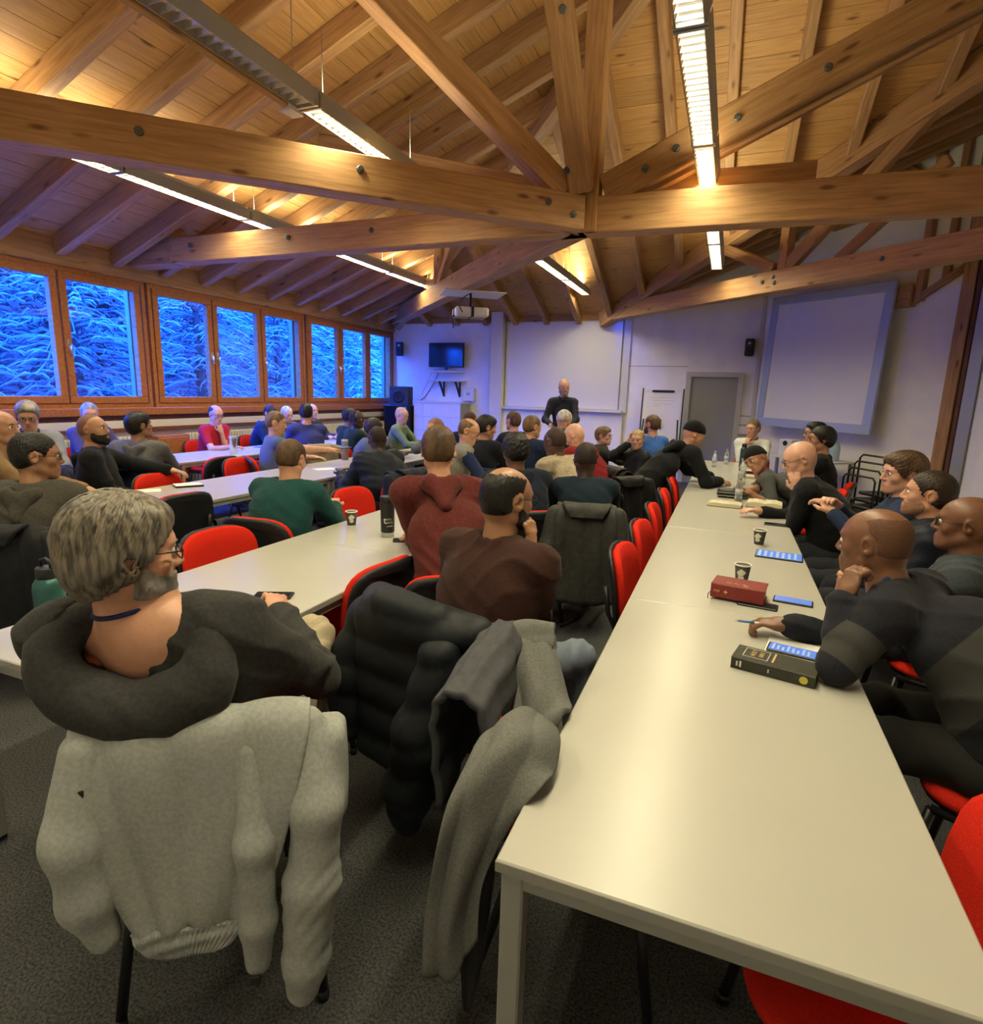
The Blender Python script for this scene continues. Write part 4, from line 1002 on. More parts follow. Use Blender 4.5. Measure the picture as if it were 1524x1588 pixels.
    if eyes:
        Me = Matrix([list(r_) for r_ in Mh]).to_4x4()
        for sx in (-1, 1):
            m_ = Me @ Matrix.Rotation(-PI/2, 4, 'X'); m_.translation = Vector(T((sx*.031, .0835, .003))-base); o = link('eye', eye_me, root, mw=m_ @ Matrix.Scale(hs, 4))
            bw = MB().tube([T(p)-base for p in ((sx*.014, .0985, .0215), (sx*.030, .0985, .0265), (sx*.047, .087, .0215))], [.0026*hs, .0034*hs, .0018*hs], 6)
            bw.build('eyebrow', hair_mat(hair[1] if (hair and hair[0] not in ('bald', 'beanie', 'cap')) else ('dark' if not beard else beard[1])), root)
    if glasses:
        g_ = MB()
        for sx in (-1, 1):
            g_.tube([T((sx*.033+.023*math.cos(a), .109-.006*abs(math.cos(a)), .001+.018*math.sin(a)))-base for a in np.linspace(0, 2*PI, 17)], .0016*hs, 6)
            g_.tube([T((sx*.056, .105, .006))-base, T((sx*.076, .060, .008))-base, T((sx*.083, -.005, .010))-base, T((sx*.080, -.03, -.008))-base], .0017*hs, 6)
        g_.tube([T((-.011, .108, .005))-base, T((0, .112, .008))-base, T((.011, .108, .005))-base], .0015*hs, 6); g_.build('glasses', M_GLASSES, root)
    SPOT[key] = dict(root=root, base=base, N=N, Mt=Mt, td=td, sh=sh, el=el, wr=wr_, spn=spn, fw=fw, rt=rt, T=T, P=P, kn=kn)
    return root
# ---------------------------------------------------------------- the people
BLK = (.010, .011, .014); NVY = (.010, .018, .040); CHAR = (.030, .032, .036); JEAN = (.04, .06, .10)
def seated(key, label, clabel, H, f, **k):
    person(key, label, H, f, **k); s = SPOT[key]; p = s['P']-s['fw']*.015
    if clabel: chair(p[0], p[1], f, clabel)
# near foreground
seated('hooded', 'grey-haired bearded man in dark hoodie and glasses leaning back beside the near table', 'red chair under the grey-haired hooded man, grey sweatshirt on its back', (-1.21, .88, 1.225), 122, pel=(-1.20, 1.15), hf=66, hp=-4, skin='fair', hair=('long', 'mixed'), beard=('full', 'grey'), glasses=True,
       top=('hoodie', (.036, .036, .036)), pants=(.40, .34, .23), near=0, bulk=1.12, hands=((-1.42, 1.42, .84), (-1.30, 1.45, .87)), curl=(1.0, 1.0), hdir=((V3(.55, .65, .3), V3(-.4, -.1, .9)), (V3(-.6, .6, .3), V3(.4, .0, .9))), elpos=(None, (-1.00, 1.27, .79)),
       knees=(None, ((-1.31, 1.63, .72), (-1.40, 1.74, .30))), neckhole=(.135, .135, .085))
seated('brownsw', 'balding dark-haired man in dark brown sweater seen from behind, hand on chin', 'red chair under the man in brown sweater, black puffer coat on it', (-.74, 2.05, 1.205), 72, ln=.10, hf=62, hp=-6, skin='olive', hair=('fringe', 'black'), beard=('full', 'black'), glasses=True,
       top=('sweater', (.038, .017, .014)), pants=(.16, .20, .26), near=0, bulk=1.22, hands=('l', 'k'))
seated('maroon', 'short-haired man in maroon hoodie bent over the table, seen from behind', 'red chair under the man in maroon hoodie', (-1.33, 2.66, 1.30), 118, pel=(-1.12, 2.42), hf=112, hp=-18, skin='fair', hair=('short', 'brown'), top=('hoodie', (.095, .022, .020)), pants=(.16, .15, .11), near=0, bulk=.98, elpos=((-1.39, 2.60, .81), None), hands=((-1.55, 2.80, .80), (-1.38, 2.95, .80)))
seated('stripe', 'bald dark-skinned man in navy and charcoal sweater leaning on the table, fist at ear', 'red chair under the man in striped sweater', (.50, 2.30, 1.13), 152, pel=(.90, 2.06), hf=146, hp=-4, skin='brown', hair=('stubble', 'black'), top=('sweater', (.016, .017, .024)), pants=(.02, .02, .02), near=0, bulk=1.36, collar=(.02, .045, .11), band=(.045, .045, .044), elpos=((.385, 1.975, .80), None),
       hands=((.40, 2.12, .975), (.27, 2.28, .80)), hdir=((V3(.25, .25, .9), V3(-.8, -.5, .1)), (V3(-.9, .1, -.05), V3(0, 0, 1))), curl=(1.6, 1.1))
seated('specs', 'bald brown-skinned man with glasses in grey-blue sweater at the right edge', 'red chair under the bald man with glasses at the right edge', (.99, 3.06, 1.10), 158, ln=.02, hf=160, hp=0, skin='brown', hair=('bald', 'white'), glasses=True, top=('sweater', (.045, .055, .065)), near=0, bulk=1.25, hands=('l', 'l'), hood=True)
seated('beardnavy', 'man with cropped dark hair and beard in dark navy jacket, profile to the left', 'chair under the cropped-haired bearded man', (1.0, 3.66, 1.14), 165, ln=.05, hf=166, hp=3, skin='fair', hair=('short', 'dark'), beard=('stub', 'dark'), top=('jacket', (.012, .016, .026)), near=1, hands=('l', 'l'))
seated('fringe', 'young man with swept brown fringe in navy shirt, hands raised together', 'chair under the young man with swept fringe', (.98, 4.10, 1.20), 175, ln=.02, hf=192, hp=-4, hr=-6, skin='pale', hair=('swept', 'brown'), top=('shirt', (.020, .034, .075)), near=1, hands=((.62, 3.92, .96), (.66, 4.02, .98)), curl=(.9, .9), collar=(.02, .034, .075))
seated('baldblack', 'bald man with glasses in black sweater, hand against his face', 'chair under the bald man in black sweater', (.48, 4.58, 1.205), 172, pel=(.74, 4.58), hf=186, hp=-22, skin='pale', hair=('bald', 'grey'), glasses=True, top=('sweater', BLK), near=1, bulk=1.15, hands=('k', 't'))
seated('capman', 'man in black cap and grey T-shirt bending his head low over the table', 'chair under the man in black cap', (.27, 6.02, 1.055), 178, pel=(.74, 6.0), hf=232, hp=-20, hr=34, skin='tan', hair=('beanie', (.012, .012, .014)), top=('tshirt', (.075, .078, .075)), sleeves='short', near=1, hands=((.24, 5.62, .79), (.20, 5.72, .79)))
seated('curlblack', 'dark curly-haired man with glasses in black, behind the bald man', 'black-backed chair of the dark curly-haired man', (.86, 6.62, 1.235), 170, ln=.03, hf=185, skin='tan', hair=('curly', 'black'), glasses=True, top=('sweater', BLK), near=1, hands=('t', 't'))
seated('behindcurl', 'dark-haired man mostly hidden behind the curly-haired man', None, (.90, 7.45, 1.25), 175, ln=.03, hf=190, skin='tan', hair=('thick', 'black'), glasses=True, top=('sweater', BLK), near=2, hands=('l', 'l'))
seated('whiteshirt', 'man in white shirt with grey scarf, hand over his mouth at the table end', 'chair under the man in white shirt', (.33, 9.22, 1.20), 262, ln=.06, hf=238, hp=-6, skin='fair', hair=('short', 'lbrown'), top=('shirt', (.62, .63, .60)), near=1, hands=('t', 'c'), collar=(.12, .11, .09))
seated('beanie', 'man in black beanie and black hoodie reading at the right-hand row', 'red chair under the man in black beanie', (-.31, 6.30, 1.245), 40, pel=(-.72, 6.10), hf=20, hp=-28, skin='fair', hair=('beanie', (.008, .008, .009)), beard=('stub', 'blond'), top=('hoodie', BLK), near=1, hands=((-.12, 6.62, .79), (-.02, 6.30, .79)))
seated('blueshirt', 'bearded brown-haired man in bright blue shirt before the flip chart', 'chair under the man in bright blue shirt', (-.93, 8.05, 1.245), 130, ln=.03, hf=150, skin='fair', hair=('short', 'brown'), beard=('full', 'brown'), top=('tshirt', (.045, .13, .42)), sleeves='short', near=1, hands=('t', 't'))
seated('blondboy', 'blond boy in black looking round with a hand on his head', 'red chair under the blond boy', (-.97, 7.12, 1.10), 230, ln=.0, hf=262, hp=-4, hs=.92, scale=.82, skin='pale', hair=('short', 'blond'), top=('jacket', BLK), near=1, hands=('l', 'h'), bulk=.85)
seated('brownboy', 'brown-haired boy with white collar sitting beyond the red hoodie', 'chair under the brown-haired boy', (-1.50, 7.80, 1.08), 20, ln=.04, hf=-10, hs=.95, scale=.88, skin='pale', hair=('swept', 'lbrown'), top=('jacket', (.02, .02, .018)), near=1, hands=('t', 't'), collar=(.6, .6, .58), bulk=.9, glasses=True)
seated('redhood', 'bald pink-headed man in dark red hoodie bowing over the table', 'chair under the man in dark red hoodie', (-1.46, 6.02, 1.185), 155, pel=(-1.16, 5.90), hf=172, hp=-38, skin='pale', hair=('bald', 'white'), top=('hoodie', (.17, .012, .016)), near=1, hands=('t', 't'))
seated('beige', 'dark-skinned man in beige coat leaning on the second row table', 'chair under the man in beige coat', (-1.36, 4.92, 1.195), 150, pel=(-1.08, 4.80), hf=150, hp=-16, skin='dark', hair=('buzz', 'black'), top=('jacket', (.30, .245, .175)), near=1, hands=('t', 't'), collar=(.30, .245, .175))
seated('navyback', 'dark-skinned man in navy sweater seen from behind, black coat on his chair', 'chair with black coat under the man in navy sweater', (-.94, 4.25, 1.14), 108, ln=.16, hf=118, hp=-16, skin='dk', hair=('buzz', 'black'), top=('sweater', (.009, .018, .030)), near=1, hands=('t', 't'))
seated('navyhood', 'dark curly-haired man in navy hoodie at the second row', 'chair under the man in navy hoodie with curly hair', (-1.40, 4.02, 1.185), 128, ln=.16, hf=128, hp=-14, skin='brown', hair=('curly', 'black'), top=('hoodie', (.009, .014, .026)), near=1, bulk=1.15, hands=('t', 't'))
seated('farnavy', 'fair-haired man in navy hooded jacket turned towards the board', 'chair under the fair-haired man in navy hooded jacket', (-2.02, 6.35, 1.235), 60, ln=.06, hf=55, hp=-8, skin='fair', hair=('short', 'lbrown'), top=('hoodie', (.012, .022, .055)), near=1, hands=('t', 't'))
seated('whitehair', 'white-haired man in grey jacket bowing, just in front of the speaker', 'chair under the white-haired man', (-2.08, 7.95, 1.265), 40, ln=.14, hf=40, hp=-32, skin='pale', hair=('short', 'white'), top=('jacket', (.045, .052, .058)), near=1, hands=('t', 't'))
seated('youngback', 'young man with short brown hair in dark top seen from behind', 'chair under the young man in dark top', (-2.58, 7.28, 1.245), 150, ln=.04, hf=150, skin='fair', hair=('short', 'brown'), top=('sweater', (.020, .024, .034)), near=1, hands=('t', 't'))
seated('blackshirt', 'black-haired man in black shirt next to the man in grey vest', 'chair under the black-haired man in black shirt', (-2.42, 5.98, 1.225), 70, ln=.10, hf=45, hp=-14, skin='tan', hair=('thick', 'black'), top=('sweater', BLK), near=1, hands=('t', 't'), bulk=1.15)
seated('vest', 'balding man with glasses in grey vest and navy sleeves reading', 'chair under the man in grey vest', (-2.38, 5.42, 1.215), 28, ln=.12, hf=15, hp=-22, skin='fair', hair=('fringe', 'lbrown'), glasses=True, top=('vest', (.20, .20, .17)), near=1, hands=('t', 't'), bulk=1.1)
seated('headhands', 'man in grey shirt resting his bowed head in both hands', 'chair under the man with his head in his hands', (-3.25, 6.42, 1.155), 195, pel=(-2.95, 6.5), hf=200, hp=-42, skin='fair', hair=('buzz', 'brown'), top=('tshirt', (.10, .105, .10)), near=1, hands=('h', 'h'))
seated('hiddenrow', 'dark-haired man half hidden behind the man in grey vest', None, (-3.05, 6.98, 1.235), 100, ln=.05, hf=90, skin='brown', hair=('buzz', 'black'), top=('sweater', NVY), near=2, hands=('t', 't'))
seated('green', 'short-haired man in pale green sweatshirt below the loudspeaker', 'chair under the man in pale green sweatshirt', (-4.66, 8.05, 1.215), 10, ln=.08, hf=-5, hp=-14, skin='pale', hair=('buzz', 'grey'), top=('sweater', (.14, .20, .15)), near=1, hands=('t', 't'))
seated('bigblack', 'heavy dark-skinned man in black jacket bent over the blue-lit table', 'chair with dark coat under the heavy man in black jacket', (-3.12, 4.92, 1.125), 165, pel=(-2.92, 4.72), hf=150, hp=-14, skin='dk', hair=('buzz', 'black'), top=('jacket', (.010, .014, .024)), near=1, bulk=1.35, hands=('t', 't'))
seated('afrohair', 'man with short dark hair just behind the heavy man in black', 'chair under the man behind the heavy man in black', (-4.20, 6.55, 1.10), 20, ln=.12, hf=15, hp=-15, skin='dk', hair=('curly', 'dark'), top=('sweater', (.09, .11, .15)), near=2, hands=('t', 't'))
seated('headset', 'dark-skinned man with headphones in dark green top near the radiators', 'chair under the man with headphones', (-4.78, 7.02, 1.185), 60, ln=.05, hf=10, hp=-4, skin='dk', hair=('buzz', 'black'), top=('sweater', (.012, .028, .030)), near=1, hands=('t', 't'))
seated('leftofset', 'dark-haired man to the left of the man with headphones', None, (-5.18, 7.45, 1.19), 70, ln=.05, hf=40, skin='brown', hair=('short', 'black'), top=('sweater', (.012, .028, .030)), near=2, hands=('t', 't'))
seated('purple', 'man with dark hair in violet-blue shirt seen from behind, beige coat on chair', 'chair with beige coat under the man in violet-blue shirt', (-5.05, 6.30, 1.27), 150, ln=.08, hf=125, hp=-6, skin='fair', hair=('short', 'black'), top=('shirt', (.035, .045, .21)), near=1, hands=('t', 't'), bulk=1.15)
seated('windowbald', 'fair-haired man by the window partly hidden behind the violet-blue shirt', 'chair under the fair-haired man by the window', (-6.60, 8.40, 1.20), 0, ln=.08, hf=-20, skin='pale', hair=('fringe', 'grey'), top=('sweater', (.05, .05, .06)), near=2, hands=('t', 't'))
seated('windowgrey', 'silver-haired man by the window leaning over papers', 'chair under the silver-haired man', (-6.55, 7.70, 1.165), 0, ln=.10, hf=-20, hp=-14, skin='pale', hair=('short', 'white'), top=('jacket', (.08, .09, .11)), near=2, hands=('t', 't'))
seated('windownavy', 'man in navy hoodie hunched at the window table', 'chair under the man in navy hoodie by the window', (-6.50, 7.28, 1.185), 10, ln=.16, hf=-10, hp=-16, skin='fair', hair=('short', 'dark'), top=('hoodie', (.012, .028, .085)), near=2, hands=('t', 't'), bulk=1.15)
seated('bluetee', 'fair-haired man in grey-blue T-shirt holding a phone', 'chair under the man in grey-blue T-shirt', (-4.66, 5.30, 1.20), 55, ln=.04, hf=35, hp=-12, skin='fair', hair=('short', 'lbrown'), top=('tshirt', (.085, .12, .22)), sleeves='short', near=1, hands=('t', (-4.12, 5.62, .90)))
seated('teal', 'man with glasses in teal sweater seen from behind', 'chair under the man in teal sweater', (-2.58, 3.06, 1.14), 96, ln=.14, hf=100, hp=-22, skin='fair', hair=('short', 'brown'), glasses=True, top=('sweater', (.012, .058, .058)), pants=(.10, .10, .09), near=1, bulk=1.18, hands=('t', 't'))
seated('redtee', 'bald-crowned man in red T-shirt with hand at his chin by the radiator', 'chair under the man in red T-shirt', (-6.45, 6.18, 1.20), 0, ln=.12, hf=-10, hp=-14, skin='fair', hair=('fringe', 'dark'), glasses=True, top=('tshirt', (.40, .016, .032)), sleeves='short', near=1, hands=('c', 't'))
seated('greyhood', 'black-haired man in grey hoodie with his back turned, at the window tables', 'chair with navy coat under the man in grey hoodie', (-5.15, 4.02, 1.195), 120, ln=.05, hf=80, hp=6, skin='olive', hair=('thick', 'black'), top=('hoodie', (.10, .10, .105)), near=1, hands=('t', 't'), bulk=1.1)
seated('blackhood', 'bearded man in black hoodie stretching an arm along the table', 'red chair under the bearded man in black hoodie', (-4.78, 3.32, 1.21), 45, ln=-.04, hf=28, hp=6, skin='tan', hair=('buzz', 'dark'), beard=('full', 'black'), top=('hoodie', BLK), near=1, hands=((-4.30, 3.86, .80), 'l'), bulk=1.1)
seated('windowhead', 'grey-haired man by the window behind the bearded man', 'chair under the grey-haired man by the window', (-6.60, 4.56, 1.235), 0, ln=.08, hf=-30, hp=-10, skin='fair', hair=('short', 'grey'), top=('sweater', (.06, .05, .10)), near=2, hands=('t', 't'))
seated('greyshirt', 'grey-haired man with glasses in pale grey shirt reading with lowered head', 'chair under the man in pale grey shirt', (-5.85, 3.48, 1.275), -25, ln=.08, hf=-35, hp=-20, skin='fair', hair=('thick', 'grey'), glasses=True, top=('shirt', (.20, .22, .26)), near=1, hands=('t', 't'), collar=(.03, .03, .04))
seated('leftedge', 'brown-haired man in tan sweater at the left edge of the picture', 'chair under the man at the left edge', (-4.78, 2.66, 1.255), 40, ln=.03, hf=25, skin='tan', hair=('fringe', 'dark'), top=('sweater', (.22, .14, .07)), near=1, hands=('t', 't'))
seated('olivehood', 'black-haired man with glasses in olive-grey hoodie behind the hooded man', 'chair under the man in olive-grey hoodie', (-3.40, 2.04, 1.195), 118, ln=.06, hf=62, hp=-4, skin='olive', hair=('short', 'black'), glasses=True, top=('hoodie', (.060, .055, .046)), near=1, bulk=1.12, hands=('t', 't'))
person('speaker', 'bearded speaker in dark shirt standing before the board, holding a tablet', (-2.33, 8.80, 1.70), 285, pel=(-2.33, 8.82, .95), hf=300, hp=-6, skin='fair', bulk=.88, scale=.97, hair=('buzz', 'grey'), beard=('full', 'grey'), top=('shirt', (.028, .030, .038)), pants=(.02, .02, .024), stand=True, near=1, hands=((-2.14, 8.50, 1.16), (-2.42, 8.50, 1.16)), collar=(.028, .030, .038))
# ================================================================ CLOTHES HANGING ON CHAIRS
def chair_at(key): s = SPOT[key]; p = s['P']-s['fw']*.015; return (p[0], p[1]), math.degrees(math.atan2(s['fw'][1], s['fw'][0]))
def frame(c, f):
    fr = R(f); fw = V3(math.cos(fr), math.sin(fr), 0); rt = V3(math.sin(fr), -math.cos(fr), 0); o = V3(c[0], c[1], 0)
    return (lambda u, v, z: o+rt*u-fw*v+V3(0, 0, z)), np.stack([rt, -fw, V3(0, 0, 1)], 1), o
def vfold(o, M, amp, fr, ph=0.0):
    def g(x, y, z):
        u = (x-o[0])*M[0, 0]+(y-o[1])*M[1, 0]; v = (x-o[0])*M[0, 1]+(y-o[1])*M[1, 1]
        return (np.abs(np.sin(fr*u+1.2*np.sin(7*z+ph)+3*v+ph))-.6)+.35*np.sin(17*z+9*u+ph)
    return lambda F: F.warp(amp, g)
def cloth_piece(F, name, m, root, o, parent=None):
    P_, F_ = F.nets(); return link(name, np_mesh(name, P_-o, F_), parent or root, m)
def coat(label, c, f, col, kind='shell', L_=.45, w=.23, h=.016, cat='coat', name='coat', sleeves=True, ph=0.0, quilt=0.0, th=.032, hang=0.0):
    X, M, o = frame(c, f); root = thing(name, label, cat, tuple(o), 0, 'clothes hung on chair backs')
    zb = .86-L_; m = cloth_mat(col, kind); us = (-1, -.35, .35, 1)
    rows = [[X(q*w*.92, .215, .60) for q in us], [X(q*w*.95, .23, .80) for q in us], [X(q*w, .27, .872) for q in us], [X(q*w*1.02, .325, .872) for q in us], [X(q*w*1.05, .362, .80) for q in us], [X(q*w*1.08, .38, .86-L_*.5) for q in us], [X(q*w*1.10, .385, zb+.02*q*q) for q in us]]
    P_, F_ = curtain(rows, nu=44, nv=54, amp=.024, nf=3.5, ph=ph, th=.016, quilt=quilt); link('body', np_mesh('body', P_-o, F_), root, m)
    P_, F_ = curtain([[X(q*.15, .27, .875) for q in us], [X(q*.155, .32, .895) for q in us], [X(q*.14, .37, .875) for q in us], [X(q*.10, .388, .82) for q in us]], nu=24, nv=20, amp=.006, nf=2, ph=ph, th=.016); link('collar', np_mesh('collar', P_-o, F_), root, m)
    if sleeves:
        for sx in (-1, 1):
            F = Field(o+V3(-.62, -.62, .02), o+V3(.62, .62, 1.0), h); q = sx*(w+.035)
            F.chain([X(q*.9, .32, .83), X(q*1.08, .37, .62), X(q*1.02, .39, max(.12, .86-L_*.95-hang))], [.056, .052, .042], .03); vfold(o, M, .007, 30, ph+sx)(F)
            if quilt: F.warp(quilt, lambda x, y, z: np.abs(np.sin(z*2*PI/.10))*-1+.5)
            cloth_piece(F, 'sleeve', m, root, o)
    return root
# grey sweatshirt on the hooded man's chair
c, f = chair_at('hooded'); X, M, o = frame(c, f); M_SWEAT = mat('grey_sweatshirt', (.33, .35, .335), .95, noise=.10, scale=110, bump=.06, spec=.08)
t = thing('sweatshirt', 'light grey sweatshirt hung over the back of the hooded man\'s chair', 'sweatshirt', tuple(o), 0, 'clothes hung on chair backs')
def fld(): return Field(o+V3(-.55, -.62, .02), o+V3(.62, .55, 1.0), .009)
rows = [[X(u, .225, z0) for u in (-.22, -.08, .07, .22)] for z0 in (.62,)]+[[X(u, .238, .82) for u in (-.225, -.08, .07, .225)], [X(u, .275, .872) for u in (-.235, -.08, .07, .24)], [X(u, .325, .868) for u in (-.24, -.08, .07, .245)], [X(u, .352, .82) for u in (-.235, -.09, .07, .24)], [X(u, .366, .70) for u in (-.22, -.085, .06, .215)], [X(u, .372, .55) for u in (-.185, -.08, .03, .175)], [X(u, .376, .43) for u in (-.15, -.075, .01, .125)], [X(u, .372, .395) for u in (-.14, -.075, .005, .105)]]
P_, F_ = curtain(rows, nu=70, nv=90, amp=.017, nf=3.4, ph=1.0, th=.012); bo = link('body', np_mesh('body', P_-o, F_), t, M_SWEAT)
P_, F_ = curtain([[X(u, .372, .402) for u in (-.142, -.075, .005, .097)], [X(u, .378, .37) for u in (-.125, -.07, -.005, .075)], [X(u, .374, .338) for u in (-.09, -.06, -.015, .03)]], nu=70, nv=24, amp=.008, nf=24, ph=.3, th=.016, grow=False); link('hem', np_mesh('hem', P_-o, F_), bo, M_SWEAT)
F = fld(); F.chain([X(-.215, .325, .82), X(-.235, .365, .64), X(-.225, .375, .50), X(-.20, .372, .40)], [.052, .058, .052, .036], .03); vfold(o, M, .005, 14, 2)(F); sl = cloth_piece(F, 'sleeve', M_SWEAT, t, o)
F = fld(); F.chain([X(.115, .330, .80), X(.125, .384, .60), X(.125, .385, .40), X(.12, .382, .29)], [.034, .040, .038, .030], .03); vfold(o, M, .003, 14, .4)(F); cloth_piece(F, 'sleeve', M_SWEAT, t, o)
F = fld(); F.chain([X(.235, .30, .84), X(.255, .36, .66), X(.245, .375, .48), X(.225, .385, .28), X(.215, .385, .205)], [.040, .055, .060, .050, .042], .03); F.box(X(.275, .26, .70), (.045, .06, .12), M, .03, .05)
F.warp(.006, lambda x, y, z: np.abs(np.sin(z*62+9*np.sin(12*x)))*np.clip((z-.2)*4, 0, 1)*np.clip((.62-z)*5, 0, 1)*-1+.3); vfold(o, M, .004, 14, 3)(F); cloth_piece(F, 'sleeve', M_SWEAT, t, o)
MB().bbox((-.012, -.003, -.012), (.012, .003, .012), .002).build('cuff_label', M_BLACK, t, mw=Matrix.Translation(Vector(X(.118, .418, .275)-o)) @ Matrix.Rotation(R(f-90), 4, 'Z'))
MB().bbox((-.006, -.003, -.018), (.006, .003, .018), .002).build('chest_logo', M_BLACK, t, mw=Matrix.Translation(Vector(X(-.205, .385, .75)-o)) @ Matrix.Rotation(R(f-90), 4, 'Z'))
# black puffer on the brown-sweater man's chair
c, f = chair_at('brownsw'); X, M, o = frame(c, f); M_PUFF = mat('black_quilted', (.009, .012, .016), .6, noise=.2, scale=40, bump=.15, bscale=18, spec=.25)
t = thing('puffer_coat', 'black quilted puffer coat hung on the chair of the man in brown sweater', 'coat', tuple(o), 0, 'clothes hung on chair backs')
def quilt(F, a=.0105): return F.warp(a, lambda x, y, z: .55-np.abs(np.sin(PI*(z/.115+.35*np.sin(6*x+5*y))))-.25*np.abs(np.sin(PI*((x+y)/.17+.8*np.sin(4*z)))))
def fld(): return Field(o+V3(-.65, -.65, .02), o+V3(.65, .55, 1.02), .012)
F = fld(); F.box(X(-.02, .37, .60), (.225, .055, .30), M, .05, .06); F.cap(X(-.22, .31, .86), X(.22, .31, .86), .065, .06, .05); F.box(X(.0, .225, .70), (.22, .03, .17), M, .028, .05); F.cap(X(-.10, .38, .90), X(.12, .38, .90), .05, .05, .06); quilt(F); cloth_piece(F, 'body', M_PUFF, t, o)
F = fld(); F.chain([X(-.24, .33, .82), X(-.30, .39, .60), X(-.27, .42, .42)], [.075, .080, .060], .05); quilt(F); cloth_piece(F, 'sleeve', M_PUFF, t, o)
F = fld(); F.chain([X(.17, .40, .80), X(.13, .45, .55), X(.08, .45, .34), X(.06, .44, .22)], [.070, .078, .072, .055], .05); quilt(F); cloth_piece(F, 'sleeve', M_PUFF, t, o)
# grey wool coat slung over the near corner chair and the table corner
o = V3(-.57, 1.40, 0); M_WOOL = mat('grey_wool', (.135, .139, .133), .95, noise=.16, scale=190, bump=.12, spec=.06, detail=7); M_LIN = mat('coat_lining', (.046, .048, .058), .75, noise=.15, scale=40, bump=.1); M_INS = mat('coat_inside', (.018, .018, .019), .9)
t = thing('wool_coat', 'grey wool coat with quilted lining slung over a chair at the near table corner', 'coat', tuple(o), 0, 'clothes hung on chair backs')
def sheet(nm, m, rows, **k):
    P_, F_ = curtain(rows, **k); return link(nm, np_mesh(nm, P_-o, F_), t, m)
sheet('collar_front', M_WOOL, [[(-.58, 1.60, .80), (-.53, 1.63, .87), (-.45, 1.65, .88), (-.42, 1.64, .84)], [(-.57, 1.55, .79), (-.52, 1.56, .85), (-.45, 1.58, .87), (-.405, 1.585, .835)], [(-.50, 1.46, .745), (-.45, 1.47, .79), (-.40, 1.49, .80), (-.345, 1.50, .775)], [(-.455, 1.385, .68), (-.42, 1.40, .73), (-.375, 1.42, .765), (-.315, 1.44, .765)], [(-.46, 1.33, .60), (-.42, 1.34, .66), (-.385, 1.36, .72), (-.335, 1.40, .755)], [(-.46, 1.30, .50), (-.43, 1.31, .54), (-.40, 1.34, .60), (-.375, 1.37, .66)]], amp=.016, nf=2.6, ph=.6, th=.012)
sheet('collar_roll', M_WOOL, [[(-.585, 1.61, .83), (-.52, 1.655, .885), (-.43, 1.665, .885)], [(-.60, 1.585, .84), (-.535, 1.62, .905), (-.425, 1.635, .905)], [(-.595, 1.555, .80), (-.525, 1.585, .875), (-.415, 1.61, .875)], [(-.57, 1.535, .765), (-.515, 1.56, .84), (-.42, 1.59, .845)]], nv=24, amp=.006, nf=1.5, th=.014)
sheet('lining', M_LIN, [[(-.60, 1.23, .52), (-.61, 1.42, .56), (-.62, 1.60, .56)], [(-.61, 1.22, .77), (-.62, 1.42, .82), (-.63, 1.62, .82)], [(-.57, 1.215, .855), (-.58, 1.42, .89), (-.595, 1.63, .89)], [(-.49, 1.21, .83), (-.505, 1.42, .865), (-.52, 1.62, .87)], [(-.475, 1.205, .68), (-.49, 1.40, .70), (-.50, 1.60, .70)], [(-.485, 1.20, .50), (-.50, 1.38, .52), (-.51, 1.58, .52)], [(-.50, 1.19, .33), (-.51, 1.36, .35), (-.52, 1.54, .36)]], nv=70, amp=.013, nf=2.2, ph=1.0, quilt=.009, nq=12, th=.02)
sheet('back_panel', M_WOOL, [[(-.455, 1.30, .76), (-.41, 1.31, .80), (-.36, 1.31, .80), (-.325, 1.31, .775)], [(-.455, 1.19, .79), (-.405, 1.20, .835), (-.345, 1.21, .83), (-.30, 1.215, .785)], [(-.465, 1.115, .775), (-.405, 1.13, .825), (-.345, 1.145, .815), (-.288, 1.155, .765)], [(-.485, 1.055, .70), (-.435, 1.065, .75), (-.375, 1.085, .775), (-.298, 1.105, .762)], [(-.505, 1.025, .58), (-.470, 1.03, .60), (-.425, 1.045, .63), (-.345, 1.075, .70)], [(-.525, 1.015, .42), (-.490, 1.015, .42), (-.455, 1.03, .45), (-.405, 1.055, .55)], [(-.520, 1.015, .29), (-.485, 1.010, .285), (-.450, 1.02, .30), (-.420, 1.045, .40)]], amp=.022, nf=1.9, ph=2.2, th=.012)
sheet('inner_panel', M_INS, [[(-.47, 1.12, .70), (-.42, 1.13, .72), (-.37, 1.14, .70)], [(-.47, 1.10, .55), (-.43, 1.10, .55), (-.39, 1.11, .58)], [(-.48, 1.085, .36), (-.44, 1.085, .34), (-.405, 1.095, .38)], [(-.47, 1.075, .26), (-.445, 1.075, .14), (-.415, 1.09, .27)]], amp=.010, nf=2.0, th=.010)
# further coats
c, f = chair_at('navyback'); coat('dark grey jacket hung beside the row of red chairs, behind the man in navy sweater', (c[0]+.02, c[1]-.02), f-6, (.040, .041, .039), L_=.62, w=.19, ph=.3, h=.013)
chair(-1.02, 5.46, 140, 'red chair hidden under a long black coat, behind the navy sweater'); coat('long black coat with fluffy collar on a chair near the boys', (-1.02, 5.46), 140, (.010, .010, .011), L_=.70, ph=1.3)
c, f = chair_at('beanie'); coat('black jacket slung on the chair of the man in black beanie', c, f, (.012, .012, .013), L_=.50, w=.18, ph=2.1, sleeves=False)
c, f = chair_at('purple'); coat('beige coat over the chair of the man in violet-blue shirt', c, f, (.28, .23, .15), kind='fleece', L_=.42, w=.25, ph=.9, h=.02)
c, f = chair_at('greyhood'); coat('navy coat over the chair of the man in grey hoodie', c, f, (.014, .022, .06), L_=.45, w=.25, ph=.5, h=.02)
